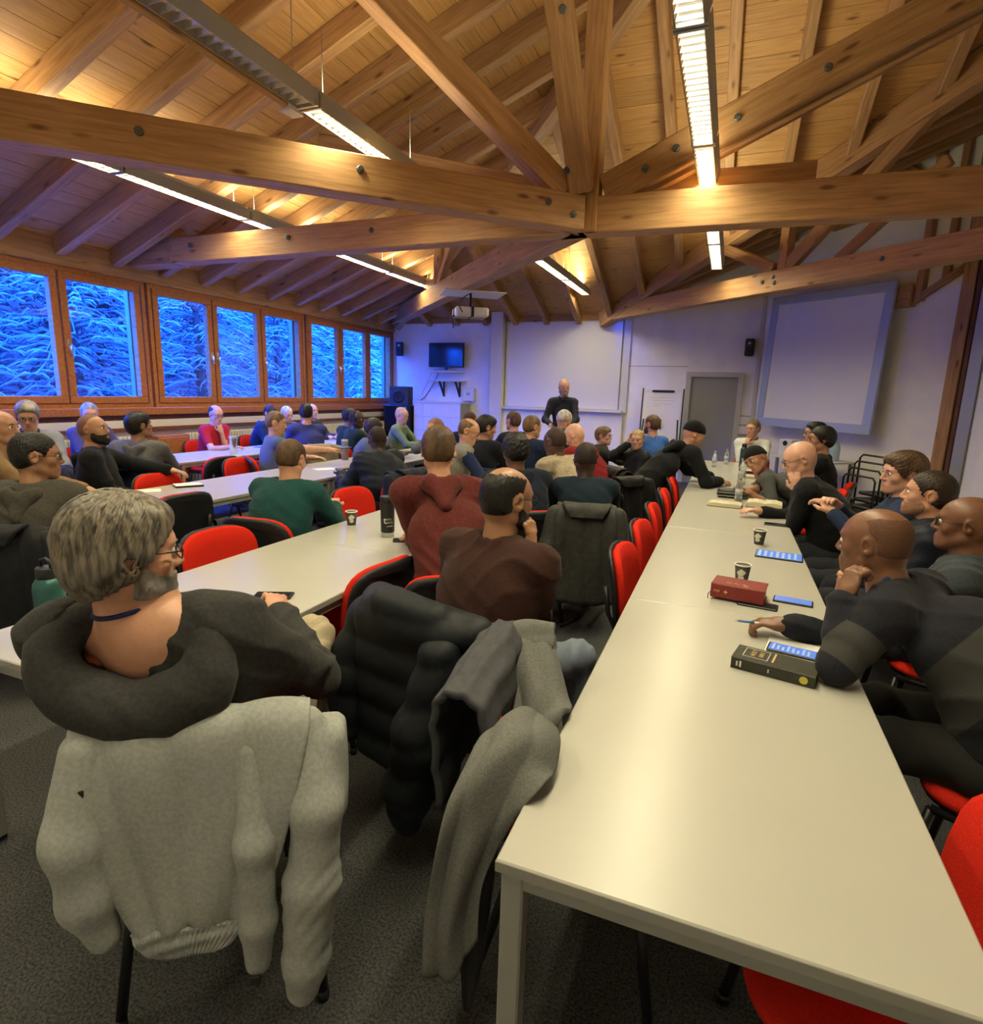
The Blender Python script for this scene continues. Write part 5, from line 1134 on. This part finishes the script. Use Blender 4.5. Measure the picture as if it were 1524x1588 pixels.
c, f = chair_at('bigblack'); coat('dark navy coat over the chair of the heavy man in black', c, f, (.010, .014, .030), L_=.50, w=.25, ph=.2, h=.018)
c, f = chair_at('blackhood'); coat('black coat over the chair of the bearded man', c, f, BLK, L_=.5, w=.24, ph=.8, h=.02)
c, f = chair_at('olivehood'); coat('black coat over the chair of the man in olive-grey hoodie', c, f, BLK, L_=.55, w=.24, ph=.8, h=.02)
# extras on people
s = SPOT['hooded']; b_ = s['base']; N_, Mt_ = s['N'], s['Mt']
hb_ = s['T']((0, -.028, -.045)); nd_ = nrm(hb_-N_); xr_ = nrm(np.cross(Mt_[:, 1], nd_)); yr_ = np.cross(nd_, xr_); lc_ = N_+(hb_-N_)*.30
MB().tube([lc_+xr_*.0615*math.sin(a)+yr_*.0615*math.cos(a)-nd_*.012*math.cos(a)-b_ for a in np.linspace(0, 2*PI, 33)], .0055, 6, caps=False).build('lanyard', mat('lanyard_navy', (.012, .016, .09), .8), s['root'])
s = SPOT['headset']; T_ = s['T']; hp_ = MB().tube([T_((.088*math.cos(a), -.01, .02+.112*math.sin(a)))-s['base'] for a in np.linspace(-.15, PI+.15, 15)], .008, 6)
for sx in (-1, 1): hp_.tube([T_((sx*.080, -.01, 0))-s['base'], T_((sx*.105, -.01, 0))-s['base']], .032, 12)
hp_.build('headphones', M_BLACK, s['root'])
# charcoal band across the back of the striped sweater
s = SPOT['stripe']
# ================================================================ THINGS ON THE TABLES
def lb(name, label, cat, loc, rz=0, group=None): return thing(name, label, cat, loc, rz, group)
M_PAPER = mat('paper', (.74, .73, .68), .8); M_CUPD = mat('cup_dark', (.045, .042, .032), .6); M_CUPW = mat('cup_white', (.75, .74, .66), .6); M_GOLD = mat('gold_print', (.62, .46, .20), .4, metal=.3)
M_CREAMP = mat('page_edges', (.60, .55, .38), .8, noise=.15, scale=8, stretch=(1, 1, 60)); M_LOGO = mat('logo_cream', (.62, .60, .52), .6)
def text(body, size, m, parent, mw, align='CENTER', ext=.0004):
    cu = bpy.data.curves.new('lettering', 'FONT'); cu.body = body; cu.size = size; cu.align_x = align; cu.align_y = 'CENTER'; cu.extrude = ext
    ob = bpy.data.objects.new('tmp_text', cu); COL.objects.link(ob); dg = bpy.context.evaluated_depsgraph_get(); me = bpy.data.meshes.new_from_object(ob.evaluated_get(dg)); bpy.data.objects.remove(ob)
    me.materials.clear(); o = link('lettering', me, parent, m); o.matrix_basis = mw; return o
def disc(pts, r): 
    m = MB()
    for (x, z, q) in pts: m.lathe([(q, -.0006), (q, .0006)], 14, sm=False, M=Matrix.Translation((x, 0, z)) @ Matrix.Rotation(PI/2, 4, 'X'))
    return m
def cup(x, y, label, rz=0, z=TZ):
    t = lb('paper_cup', label, 'cup', (x, y, z), rz, 'brown paper cups')
    MB().lathe([(.026, 0), (.026, .004), (.036, .092)], 24).build('cup_body', M_CUPD, t)
    MB().lathe([(.036, .088), (.0385, .090), (.0385, .095), (.036, .096), (.034, .094), (.030, .05)], 24).build('rim', M_CUPW, t)
    MB().lathe([(.0262, .0), (.0262, .005)], 24).build('base_ring', M_CUPW, t)
    # cream leaf cluster on the side facing -Y
    lg = MB()
    for dx, dz, q in ((0, .066, .010), (-.010, .058, .009), (.010, .060, .009), (.002, .052, .010), (-.007, .047, .007), (-.006, .034, .007), (.006, .035, .0075), (0, .030, .006)):
        rad = .026+.010*dz/.092+.0006; a = dx/rad; M = Matrix.Rotation(a, 4, 'Z') @ Matrix.Translation((0, -rad, dz)) @ Matrix.Rotation(PI/2, 4, 'X')
        lg.lathe([(q, -.0004), (q, .0008)], 12, sm=False, M=M)
    lg.build('leaf_logo', M_LOGO, t); return t
cup(-2.16, 3.10, 'brown paper cup with cream leaf print beside the black tumbler', R(35)); cup(.13, 2.95, 'brown paper cup with leaf print standing behind the red book', R(-10)); cup(.24, 3.82, 'brown paper cup with leaf print behind the tablet', R(-20))
# tumbler with print
t = lb('tumbler', 'black travel tumbler with white lettering and steel base on the second row', 'tumbler', (-1.81, 2.96, TZ), R(30))
MB().lathe([(.037, .028), (.040, .035), (.041, .20), (.0405, .21)], 28).build('sleeve', M_BLACK, t); MB().lathe([(.036, 0), (.0375, .004), (.0375, .03), (.036, .031)], 28).build('steel_base', M_STEEL, t)
MB().lathe([(.043, .212), (.044, .216), (.044, .238), (.041, .243)], 28).build('lid', M_BLACK, t); MB().lathe([(.0415, .205), (.0415, .212)], 28).build('lid_gap', M_BSTEEL, t)
FM = lambda x, y, z: Matrix.Translation((x, y, z)) @ Matrix.Rotation(PI/2, 4, 'X')
text('t', .060, M_LOGO, t, FM(-.014, -.0405, .105)); ps_ = MB()
for z_, n_, h_ in ((.112, 7, .006), (.092, 9, .006), (.070, 9, .003)): ps_.tube([(-.004+.0042*i, -math.sqrt(.0412**2-(-.004+.0042*i)**2), z_+h_*(1 if i % 2 else -1)) for i in range(n_)], .0013, 4)
ps_.build('script_print', M_LOGO, t)
# teal bottle
M_TEALB = mat('teal_metal', (.035, .12, .115), .35, metal=.4)
t = lb('water_bottle', 'teal steel water bottle with black screw lid at the near end of the table', 'bottle', (-2.02, 1.20, TZ))
MB().lathe([(.040, 0), (.0445, .004), (.0445, .185), (.042, .20), (.033, .216), (.027, .222)], 28).build('bottle_body', M_TEALB, t)
MB().lathe([(.029, .218), (.031, .222), (.031, .252), (.028, .256)], 24).build('lid', M_BLACK, t); MB().tube([(-.026, 0, .25), (-.024, 0, .275), (0, 0, .283), (.024, 0, .275), (.026, 0, .25)], .006, 8).build('carry_loop', M_BLACK, t)
# phones and tablets
M_SCR = mat('lit_screen', (.02, .02, .03), .1, emit=(.16, .32, .85), es=.9); M_SCRD = mat('dark_glass', (.012, .014, .014), .12)
def phone(x, y, rz, label, w=.075, l=.155, lit=True, z=TZ, name='phone', cat='phone', lines=0):
    t = lb(name, label, cat, (x, y, z), R(rz)); MB().bbox((-l/2, -w/2, 0), (l/2, w/2, .009), .003).build('case', M_BLACK, t)
    s = MB().box((-l/2+.006, -w/2+.004, .009), (l/2-.006, w/2-.004, .0098)).build('screen', M_SCR if lit else M_SCRD, t)
    if lines:
        ln = MB()
        for k in range(lines): ln.box((-l/2+.015+k*(l-.03)/lines, -w/2+.012, .0098), (-l/2+.015+(k+.45)*(l-.03)/lines, w/2-.012-.01*(k % 3), .0102))
        ln.build('text_lines', mat('screen_text', (.3, .4, .6), .4, emit=(.35, .55, 1.0), es=.3), s)
    return t
phone(-1.68, 1.85, 25, 'dark phone lying on the second row table by the hooded man', lit=False)
phone(-1.66, 2.92, 30, 'black phone partly under the maroon hoodie arm', lit=False)
phone(.335, 2.76, -8, 'lit phone between the red book and the striped sweater', lines=0)
phone(.335, 3.58, -6, 'tablet with bright blue screen on the right-hand row', w=.165, l=.24, name='tablet', cat='tablet', lines=7)
phone(.38, 4.51, -4, 'dark phone near the bald man in black', lit=False)
phone(.19, 2.64, -8, 'black phone under the thick red book', lit=False)
t = lb('notebook', 'open white notebook under the lit phone and writing hand', 'notebook', (.31, 2.18, TZ), R(-10))
MB().bbox((-.11, -.085, 0), (.11, .085, .008), .002).build('pages', M_PAPER, t); MB().box((-.112, -.087, -.0), (.112, .087, .002)).build('cover', M_BLACK, t)
phone(.28, 2.155, -12, 'lit phone lying on the white notebook', z=TZ+.0085, lines=8)
t = lb('pen', 'blue and white ballpoint pen held above the notebook', 'pen', (.165, 2.265, TZ+.052), R(-6))
MB().tube([(-.06, 0, 0), (-.005, 0, .004)], [.0042, .0048], 8).build('barrel', mat('pen_blue', (.05, .16, .42), .35), t); MB().tube([(-.005, 0, .004), (.065, 0, .010)], [.0048, .0042], 8).build('grip', M_PAPER, t); MB().tube([(-.072, 0, -.001), (-.06, 0, 0)], [.001, .004], 8).build('tip', M_STEEL, t)
# red book, black book
def book(name, label, x, y, rz, l, w, h, col, z=TZ):
    t = lb(name, label, 'book', (x, y, z), R(rz)); c = mat('cover_'+name, col, .5, noise=.12, scale=60, bump=.2)
    MB().bbox((-l/2, -w/2, h-.004), (l/2, w/2, h), .0015).bbox((-l/2, -w/2, 0), (l/2, w/2, .004), .0015).build('cover', c, t)
    MB().bbox((-l/2, -w/2-.001, .0), (l/2, -w/2+.006, h), .003).build('spine', c, t); MB().box((-l/2+.005, -w/2+.006, .004), (l/2-.005, w/2-.005, h-.004)).build('pages', M_CREAMP, t); return t
t = book('red_book', 'thick dark red book with gold cross print on its spine', .115, 2.70, -9, .215, .135, .062, (.20, .022, .018), TZ+.011)
gm_ = MB()
for x0, n_ in ((-.050, 4), (-.018, 5), (.014, 4)): gm_.tube([(x0+.0055*i, -.028+.006*(i % 2)*(-1)**(i//2), .0625) for i in range(n_+1)], .0016, 5)
gm_.tube([(.020+.005*i, -.048+.002*(i % 2), .0625) for i in range(6)], .0009, 4); gm_.build('gold_script', M_GOLD, t)
MB().prism([(0, .010), (.003, .003), (.010, 0), (.003, -.003), (0, -.010), (-.003, -.003), (-.010, 0), (-.003, .003)], -.0003, .0006, M=FM(-.045, -.0690, .030)).build('gold_star', M_GOLD, t)
MB().tube([(-.095+.005*i, -.0688, .030+.010*(i % 2)-.005) for i in range(6)], .0014, 4).build('spine_script', M_GOLD, t); MB().tube([(-.10, -.06, .03), (-.115, -.075, .012), (-.112, -.082, -.006)], .002, 5).build('ribbon', mat('ribbon_purple', (.10, .03, .16), .6), t)
t = book('black_book', 'black hardback bible with boxed lettering and yellow spine sticker', .215, 1.99, -13, .245, .115, .040, (.030, .030, .020))
text('HOLY', .020, M_GOLD, t, Matrix.Translation((-.066, .010, .0405)) @ Matrix.Rotation(PI/2, 4, 'Z')); text('BIBLE', .018, M_GOLD, t, Matrix.Translation((-.042, .010, .0405)) @ Matrix.Rotation(PI/2, 4, 'Z'))
fr_ = MB()
for lo, hi in (((-.095, -.030), (-.093, .045)), ((-.022, -.030), (-.020, .045)), ((-.095, -.030), (-.020, -.028)), ((-.095, .043), (-.020, .045))): fr_.box((lo[0], lo[1], .0400), (hi[0], hi[1], .0406))
fr_.build('title_frame', M_LOGO, t); MB().box((-.008, -.030, .0400), (-.002, .045, .0407)).build('gold_bar', M_GOLD, t)
MB().lathe([(.012, -.0004), (.012, .0006)], 20, sm=False, M=FM(.090, -.0590, .020)).build('sticker', mat('sticker_yellow', (.55, .48, .08), .5), t)
MB().box((-.106, -.0594, .012), (-.101, -.0586, .028)).box((-.096, -.0594, .010), (-.090, -.0586, .030)).box((-.012, -.0594, .014), (-.008, -.0586, .026)).build('spine_marks', M_LOGO, t)
# open books
def openbook(x, y, rz, label, w=.30, d=.20, h=.035):
    t = lb('open_book', label, 'book', (x, y, TZ), R(rz)); n = 12
    for s in (-1, 1):
        v = []; f = []
        for i in range(n+1):
            q = i/n; zz = h*(.82+.35*math.sin(q*2.4)) - .012*q
            for yy in (-d/2, d/2): v += [(s*q*w/2, yy, zz), (s*q*w/2, yy, .004)]
        for i in range(n):
            a = i*4; f += [(a, a+2, a+6, a+4), (a+1, a+5, a+7, a+3), (a, a+4, a+5, a+1), (a+2, a+3, a+7, a+6)]
        f.append((n*4, n*4+2, n*4+3, n*4+1)); m = MB(); m.add(v, f, 0); m.build('page_block', M_CREAMP, t)
    MB().box((-w/2-.006, -d/2-.004, 0), (w/2+.006, d/2+.004, .004)).build('cover', M_BLACK, t); return t
openbook(.04, 5.14, -5, 'cream open book lying in front of the black case', .25, .16); openbook(.34, 5.28, -4, 'thick open book under the hand of the man in cap', .26, .20, .045); openbook(.33, 7.2, -4, 'open book farther along, beside the man in black cap', .24, .16, .03)
# bottles and bits
def pet(x, y, label, h=.22):
    t = lb('plastic_bottle', label, 'bottle', (x, y, TZ)); k = h/.22
    MB().lathe([(.028, 0), (.031, .006), (.031, .05), (.029, .055), (.031, .06), (.031, .13), (.026, .160), (.013, .190*1.0), (.012, .205)], 20).build('bottle_body', M_GLASS, t)
    MB().lathe([(.0145, .200), (.0145, .222), (.012, .224)], 16).build('cap', M_STEEL, t); MB().lathe([(.0316, .065), (.0316, .115)], 20).build('label_band', mat('bottle_label', (.40, .45, .50), .5), t)
    t.scale = (k, k, k); return t
pet(.14, 5.40, 'clear plastic water bottle in front of the black case', .215); pet(.18, 6.6, 'clear plastic bottle with blue label beside the man in cap', .26); pet(-.12, 8.1, 'small clear bottle near the man in black beanie', .2); pet(.02, 8.55, 'small clear bottle beside the white shirt man\'s hand', .2)
t = lb('pencil_case', 'black zipped case lying on the right-hand row behind a water bottle', 'case', (.09, 5.60, TZ), R(-4)); 
F = Field((-.15, -.06, 0), (.15, .06, .10), .008); F.box((0, 0, .042), (.125, .045, .042), None, .03, .02); P_, F_ = F.nets(); link('case_body', np_mesh('case_body', P_, F_), t, M_BLACK); MB().tube([(-.12, -.046, .05), (.12, -.046, .05)], .003, 6).tube([(-.12, -.046, .02), (.12, -.046, .02)], .003, 6).build('zip', M_STEEL, t)
t = lb('eyeglass_case', 'dark folded spectacles and cable in the middle of the right-hand row', 'spectacles', (-.10, 6.78, TZ), R(10)); MB().tube([(-.07, 0, .01), (-.03, .02, .03), (0, 0, .035), (.04, .02, .02), (.08, -.01, .006)], .007, 6).build('frame', M_BLACK, t); MB().tube([(-.05, -.03, .006), (0, -.04, .006), (.06, -.02, .006)], .003, 5).build('cable', M_PAPER, t)
t = lb('black_bible', 'closed black book lying on a red folder before the man in cap', 'book', (.30, 7.62, TZ)); MB().bbox((-.13, -.08, 0), (.13, .08, .012), .002).build('folder', mat('folder_red', (.25, .02, .02), .5), t); MB().bbox((-.10, -.06, .012), (.12, .06, .035), .004).build('cover', M_BLACK, t); MB().box((-.1, -.055, .036), (.09, .05, .038)).build('paper', M_PAPER, t)
t = lb('green_flask', 'dark green flask standing behind the man in black cap', 'flask', (.22, 8.3, TZ)); MB().lathe([(.042, 0), (.043, .005), (.043, .23), (.03, .26)], 20).build('flask_body', mat('flask_green', (.015, .045, .035), .4), t); MB().lathe([(.028, .255), (.03, .26), (.03, .30), (.026, .305)], 16).build('lid', M_BLACK, t)
t = lb('steel_tumbler', 'brushed steel tumbler in front of the man in red T-shirt', 'tumbler', (-5.75, 5.75, TZ)); MB().lathe([(.036, 0), (.040, .005), (.047, .20), (.047, .215)], 20).build('tumbler_body', M_ALU, t); MB().lathe([(.049, .212), (.049, .228)], 20).build('lid', M_STEEL, t)
t = lb('taupe_flask', 'taupe flask with grey lid at the corner of the blue-lit table', 'flask', (-4.30, 6.06, TZ)); MB().lathe([(.041, 0), (.042, .004), (.042, .20), (.038, .21)], 20).build('flask_body', mat('flask_taupe', (.20, .16, .14), .4, metal=.3), t); MB().lathe([(.040, .21), (.040, .245)], 20).build('lid', M_STEEL, t)
# left rows: books and notebooks
for x, y, rz, lbl, c in ((-4.22, 3.70, 60, 'white notebook under the bearded man\'s outstretched hand', 0), (-4.28, 3.35, 50, 'open white booklet in front of the bearded man', 1), (-4.05, 2.75, 60, 'tan folder near the man in olive-grey hoodie', 2), (-3.95, 2.35, 40, 'white sheet of paper before the olive-grey hoodie', 1), (-6.0, 6.55, 80, 'blue folder with papers by the man in red T-shirt', 3), (-6.05, 7.35, 90, 'open white booklet at the window tables', 1), (-5.85, 8.2, 90, 'white paper pad at the far window table', 1), (-5.9, 4.5, 80, 'open white book near the man in grey hoodie', 1), (-1.9, 5.3, 10, 'open white book under the hands of the man in vest', 1), (-1.75, 6.5, 0, 'white papers beyond the man in vest', 1), (-4.05, 6.6, 70, 'white sheet at the far end of the blue-lit row', 1), (-3.95, 5.2, 60, 'white cup lid and paper by the heavy man', 1)):
    t = lb('booklet', lbl, 'booklet', (x, y, TZ), R(rz)); MB().bbox((-.105, -.075, 0), (.105, .075, .018 if c != 1 else .006), .002).build('pages', M_PAPER, t)
    if c != 1: MB().bbox((-.108, -.078, .018 if c else 0), (.108, .078, .024 if c else .016), .002).build('cover', (M_BLACK, None, mat('folder_tan', (.30, .19, .08), .6), mat('folder_blue', (.02, .06, .25), .5))[c], t)
s = SPOT['speaker']; t = lb('tablet_held', 'dark tablet held level by the standing speaker', 'tablet', (-2.27, 8.46, 1.185), R(8)); MB().bbox((-.13, -.09, 0), (.13, .09, .012), .003).build('case', M_BLACK, t); MB().box((-.12, -.08, .012), (.12, .08, .0128)).build('screen', M_SCRD, t)
phone(-4.02, 5.66, 70, 'phone held up by the man in grey-blue T-shirt', z=.93)
t = lb('teal_bag', 'crumpled translucent teal plastic bag at the left edge', 'bag', (-2.95, 1.62, TZ)) if False else None
# ================================================================ BACK WALL FURNISHINGS
t = lb('television', 'black flat television on a wall shelf at the back left', 'television', (-5.74, YB-.20, 2.02))
MB().bbox((-.41, -.03, .08), (.41, .03, .585), .008).build('bezel', M_BLACK, t); MB().box((-.39, -.034, .10), (.39, -.029, .565)).build('screen', M_SCRD, t); MB().bbox((-.03, -.02, .02), (.03, .02, .09)).build('neck', M_BLACK, t); MB().bbox((-.25, -.10, 0), (.25, .08, .022), .006).build('stand', M_STEEL, t)
t = lb('tv_shelf', 'narrow white shelf board holding the television', 'shelf', (-5.74, YB, 0)); MB().bbox((-.34, -.32, 1.985), (.34, 0, 2.015), .004).build('board', M_TRIMW, t)
t = lb('wall_shelf', 'white wall shelf on two black brackets below the television', 'shelf', (-5.74, YB, 0)); MB().bbox((-.40, -.30, 1.80), (.40, 0, 1.83), .004).build('board', M_TRIMW, t)
for x in (-.14, .24): MB().bbox((x-.018, -.03, 1.48), (x+.018, 0, 1.80)).add([(x-.014, -.03, 1.50), (x+.014, -.03, 1.50), (x+.014, -.27, 1.80), (x-.014, -.27, 1.80), (x-.014, -.03, 1.56), (x+.014, -.03, 1.56), (x+.014, -.20, 1.80), (x-.014, -.20, 1.80)], [(0,1,2,3),(7,6,5,4),(0,4,5,1),(2,6,7,3),(0,3,7,4),(1,5,6,2)]).build('bracket', M_BLACK, t)
t = lb('tv_cables', 'thin dark cables hanging down the wall left of the television', 'cable', (-6.1, YB-.02, 0)); MB().tube([(.1, 0, 2.05), (.05, 0, 1.9), (-.10, 0, 1.65), (-.25, 0, 1.45), (-.35, -.01, 1.38)], .007, 6).build('cable', M_BLACK, t); MB().tube([(-.05, 0, 2.02), (-.2, 0, 1.75), (-.33, 0, 1.5)], .004, 6).build('cable', M_STEEL, t)
def small_speaker(x, y, z, rz, label):
    t = lb('wall_loudspeaker', label, 'loudspeaker', (x, y, z), R(rz)); MB().bbox((-.075, -.07, 0), (.075, .06, .30), .02).build('cabinet', M_BLACK, t); MB().lathe([(.05, 0), (.052, .006), (.03, -.0)], 20, M=Matrix.Translation((0, -.07, .10)) @ Matrix.Rotation(PI/2, 4, 'X')).build('cone', M_BSTEEL, t); MB().lathe([(.022, 0), (.024, .005)], 16, M=Matrix.Translation((0, -.07, .22)) @ Matrix.Rotation(PI/2, 4, 'X')).build('tweeter', M_STEEL, t); MB().box((-.02, .06, .1), (.02, .12, .2)).build('bracket', M_BLACK, t); return t
small_speaker(-6.90, YB-.16, 2.33, 10, 'small black wall loudspeaker in the corner by the last window'); small_speaker(.22, YB-.14, 2.36, -10, 'small black wall loudspeaker above the grey door')
t = lb('loudspeaker', 'dark loudspeaker box standing in the corner below the last window', 'loudspeaker', (-6.70, 11.55, 1.27), R(12)); MB().bbox((-.21, -.18, 0), (.21, .18, .40), .01).build('cabinet', mat('speaker_vinyl', (.03, .04, .055), .6), t); MB().lathe([(.13, 0), (.135, .012), (.10, .012), (.03, -.02)], 28, M=Matrix.Translation((0, -.18, .19)) @ Matrix.Rotation(PI/2, 4, 'X')).build('cone', M_BLACK, t)
t = lb('rack', 'dark shelf rack under the corner loudspeaker', 'rack', (-6.70, 11.55, 0)); MB().bbox((-.30, -.25, 1.235), (.30, .25, 1.268), .004).bbox((-.30, -.25, .70), (.30, .25, .73), .004).build('shelf_board', M_BLACK, t); 
for sx in (-1, 1): MB().bbox((sx*.28-.02, -.24, 0), (sx*.28+.02, .24, 1.235)).build('side_panel', M_BLACK, t)
M_TILE = mat('white_tile', (.72, .73, .74), .25, spec=.5)
t = lb('tiled_counter', 'low counter faced with large white tiles under the wall shelf', 'counter', (-5.80, 11.62, 0)); MB().box((-.55, -.12, 0), (.55, .36, 1.34)).build('core', M_STEEL, t); tm = MB().bbox((-.109, -.01, -.145), (.109, .01, .145), .003).mesh('tile'); tm.materials.append(M_TILE)
for i in range(5):
    for j in range(4): link('tile', tm, t, loc=(-.44+.22*i, -.13, 1.20-.295*j))
MB().bbox((-.57, -.16, 1.34), (.57, .36, 1.37), .004).build('counter_top', M_TRIMW, t)
t = lb('wall_box', 'small white electrical box on the wall beside the tiled counter', 'box', (-5.25, YB-.06, 1.40)); MB().bbox((-.13, -.06, 0), (.13, .06, .27), .01).build('housing', M_TRIMW, t); MB().box((-.04, -.064, .12), (.04, -.058, .18)).build('switch', M_STEEL, t)
# flip chart
t = lb('flip_chart', 'flip chart easel with white paper and black clamp beside the door', 'flip chart', (-1.16, 11.30, 0), R(2)); TL = Matrix.Rotation(R(-7), 4, 'X')
MB().bbox((-.36, -.015, .78), (.36, .0, 1.76), .004).build('board', M_TRIMW, t, mw=TL); MB().box((-.33, -.022, .80), (.33, -.016, 1.69)).build('paper', M_PAPER, t, mw=TL); MB().bbox((-.20, -.05, 1.70), (.20, -.015, 1.735), .012).build('clamp', M_BLACK, t, mw=TL)
for sx in (-1, 1): MB().bbox((sx*.36-.012, -.02, .78), (sx*.36+.012, .006, 1.77)).build('edge_rail', M_BSTEEL, t, mw=TL); MB().tube([(sx*.30, .02, 1.2), (sx*.36, -.18, 0)], .014, 8).build('leg', M_BSTEEL, t)
MB().tube([(0, .05, 1.2), (0, .45, 0)], .014, 8).build('leg', M_BSTEEL, t)
ink = MB(); r_ = random.Random(3)
for k, (z, n, x0) in enumerate(((1.60, 16, -.22), (1.545, 18, -.20), (1.485, 14, -.15), (1.44, 6, -.15))):
    pts = [(x0+.024*i, -.0228, z+.008*r_.uniform(-1, 1)) for i in range(n)]; ink.tube(pts, .0022, 4)
ink.build('handwriting', mat('marker_grey', (.38, .36, .34), .7), t, mw=TL)
t = lb('notice_frame', 'small grey notice holder on the wall right of the door', 'notice', (.27, YB-.03, .95)); MB().bbox((-.11, -.01, 0), (.11, .01, .36), .003).build('frame', M_STEEL, t)
for z in (.03, .20): MB().box((-.095, -.014, z), (.095, -.009, z+.14)).build('sheet', M_PAPER, t)
# projector under the diagonal tie beam
t = lb('projector', 'white projector strapped beneath the diagonal tie beam', 'projector', (-3.66, 8.30, 2.66), R(35)); MB().bbox((-.24, -.17, 0), (.24, .17, .13), .02).build('case', M_TRIMW, t); MB().lathe([(.05, 0), (.055, .03), (.04, .03)], 20, M=Matrix.Translation((.10, .17, .06)) @ Matrix.Rotation(-PI/2, 4, 'X')).build('lens', M_BLACK, t)
MB().bbox((-.25, -.02, -.004), (.25, .02, .134), .002).bbox((-.02, -.18, -.004), (.02, .18, .134), .002).build('strap', M_BLACK, t); MB().tube([(0, 0, .13), (0, 0, .34)], .018, 8).build('mount', M_BLACK, t); MB().tube([(-.2, 0, .1), (-.26, .05, .0), (-.24, .02, -.16)], .008, 6).build('cable', M_BLACK, t); MB().tube([(-.15, -.17, .05), (-.22, -.22, .16), (-.12, -.2, .26), (0, -.1, .33)], .007, 6).build('cable', M_BLACK, t)
t = lb('ceiling_panel', 'flat grey-white panel fixed above the projector', 'panel', (-3.66, 8.35, 3.0), R(35)); MB().bbox((-.45, -.30, -.012), (.45, .30, .0), .003).build('panel', M_TRIMW, t)
# right side: stacked chair frames, low shelf with bits
t = lb('chair_stack', 'stack of black metal chairs against the angled wall', 'chair stack', (1.62, 7.9, 0), R(-60))
for k in range(4):
    z = .36+.075*k; y = .06*k; fr_ = MB().tube([(-.24, -.2+y, 0 if k == 0 else z-.25), (-.24, -.2+y, z+.38), (-.20, -.2+y, z+.42), (.20, -.2+y, z+.42), (.24, -.2+y, z+.38), (.24, -.2+y, 0 if k == 0 else z-.25)], .011, 6).build('chair_frame', M_BSTEEL, t); MB().bbox((-.22, -.18+y, z-.05), (.22, .24+y, z-.01), .012).build('seat', M_BLACK, t)
for sx in (-1, 1): MB().tube([(sx*.23, .22, 0), (sx*.22, .2, .36)], .011, 6).build('leg', M_BSTEEL, t)
t = lb('side_table', 'low cluttered side table behind the man in white shirt', 'table', (1.15, 10.55, 0), R(-45)); MB().bbox((-.7, -.25, .70), (.7, .25, .73), .004).build('tabletop', M_TRIMW, t)
for sx in (-1, 1):
    for sy in (-1, 1): MB().box((sx*.66-.02, sy*.21-.02, 0), (sx*.66+.02, sy*.21+.02, .70)).build('leg', M_STEEL, t)
t = lb('white_box', 'white appliance with black dial on the side table', 'appliance', (.95, 10.72, .73), R(-45)); MB().bbox((-.12, -.1, 0), (.12, .1, .26), .01).build('housing', M_TRIMW, t); MB().lathe([(.04, 0), (.04, .01)], 16, M=Matrix.Translation((0, -.1, .20)) @ Matrix.Rotation(PI/2, 4, 'X')).build('dial', M_BLACK, t)
t = lb('large_water_bottle', 'large pale blue water bottle on the side table', 'bottle', (1.52, 10.2, .73)); MB().lathe([(.07, 0), (.075, .01), (.075, .2), (.05, .27), (.022, .3), (.022, .33)], 20).build('bottle_body', mat('pale_blue_plastic', (.5, .66, .72), .15, trans=.5), t); MB().lathe([(.026, .32), (.026, .345)], 16).build('cap', mat('cap_blue', (.2, .4, .6), .5), t)

t = lb('lamp_batten', 'pale wooden batten with small white junction box beside the unlit lamp', 'batten', (-2.95, 2.75, 3.46))
beam('batten', (0, -.85, 0), (0, .85, 0), .05, .08, t, W_PLANK); MB().bbox((-.05, .82, -.06), (.05, .95, .0), .006).build('junction_box', M_TRIMW, t)
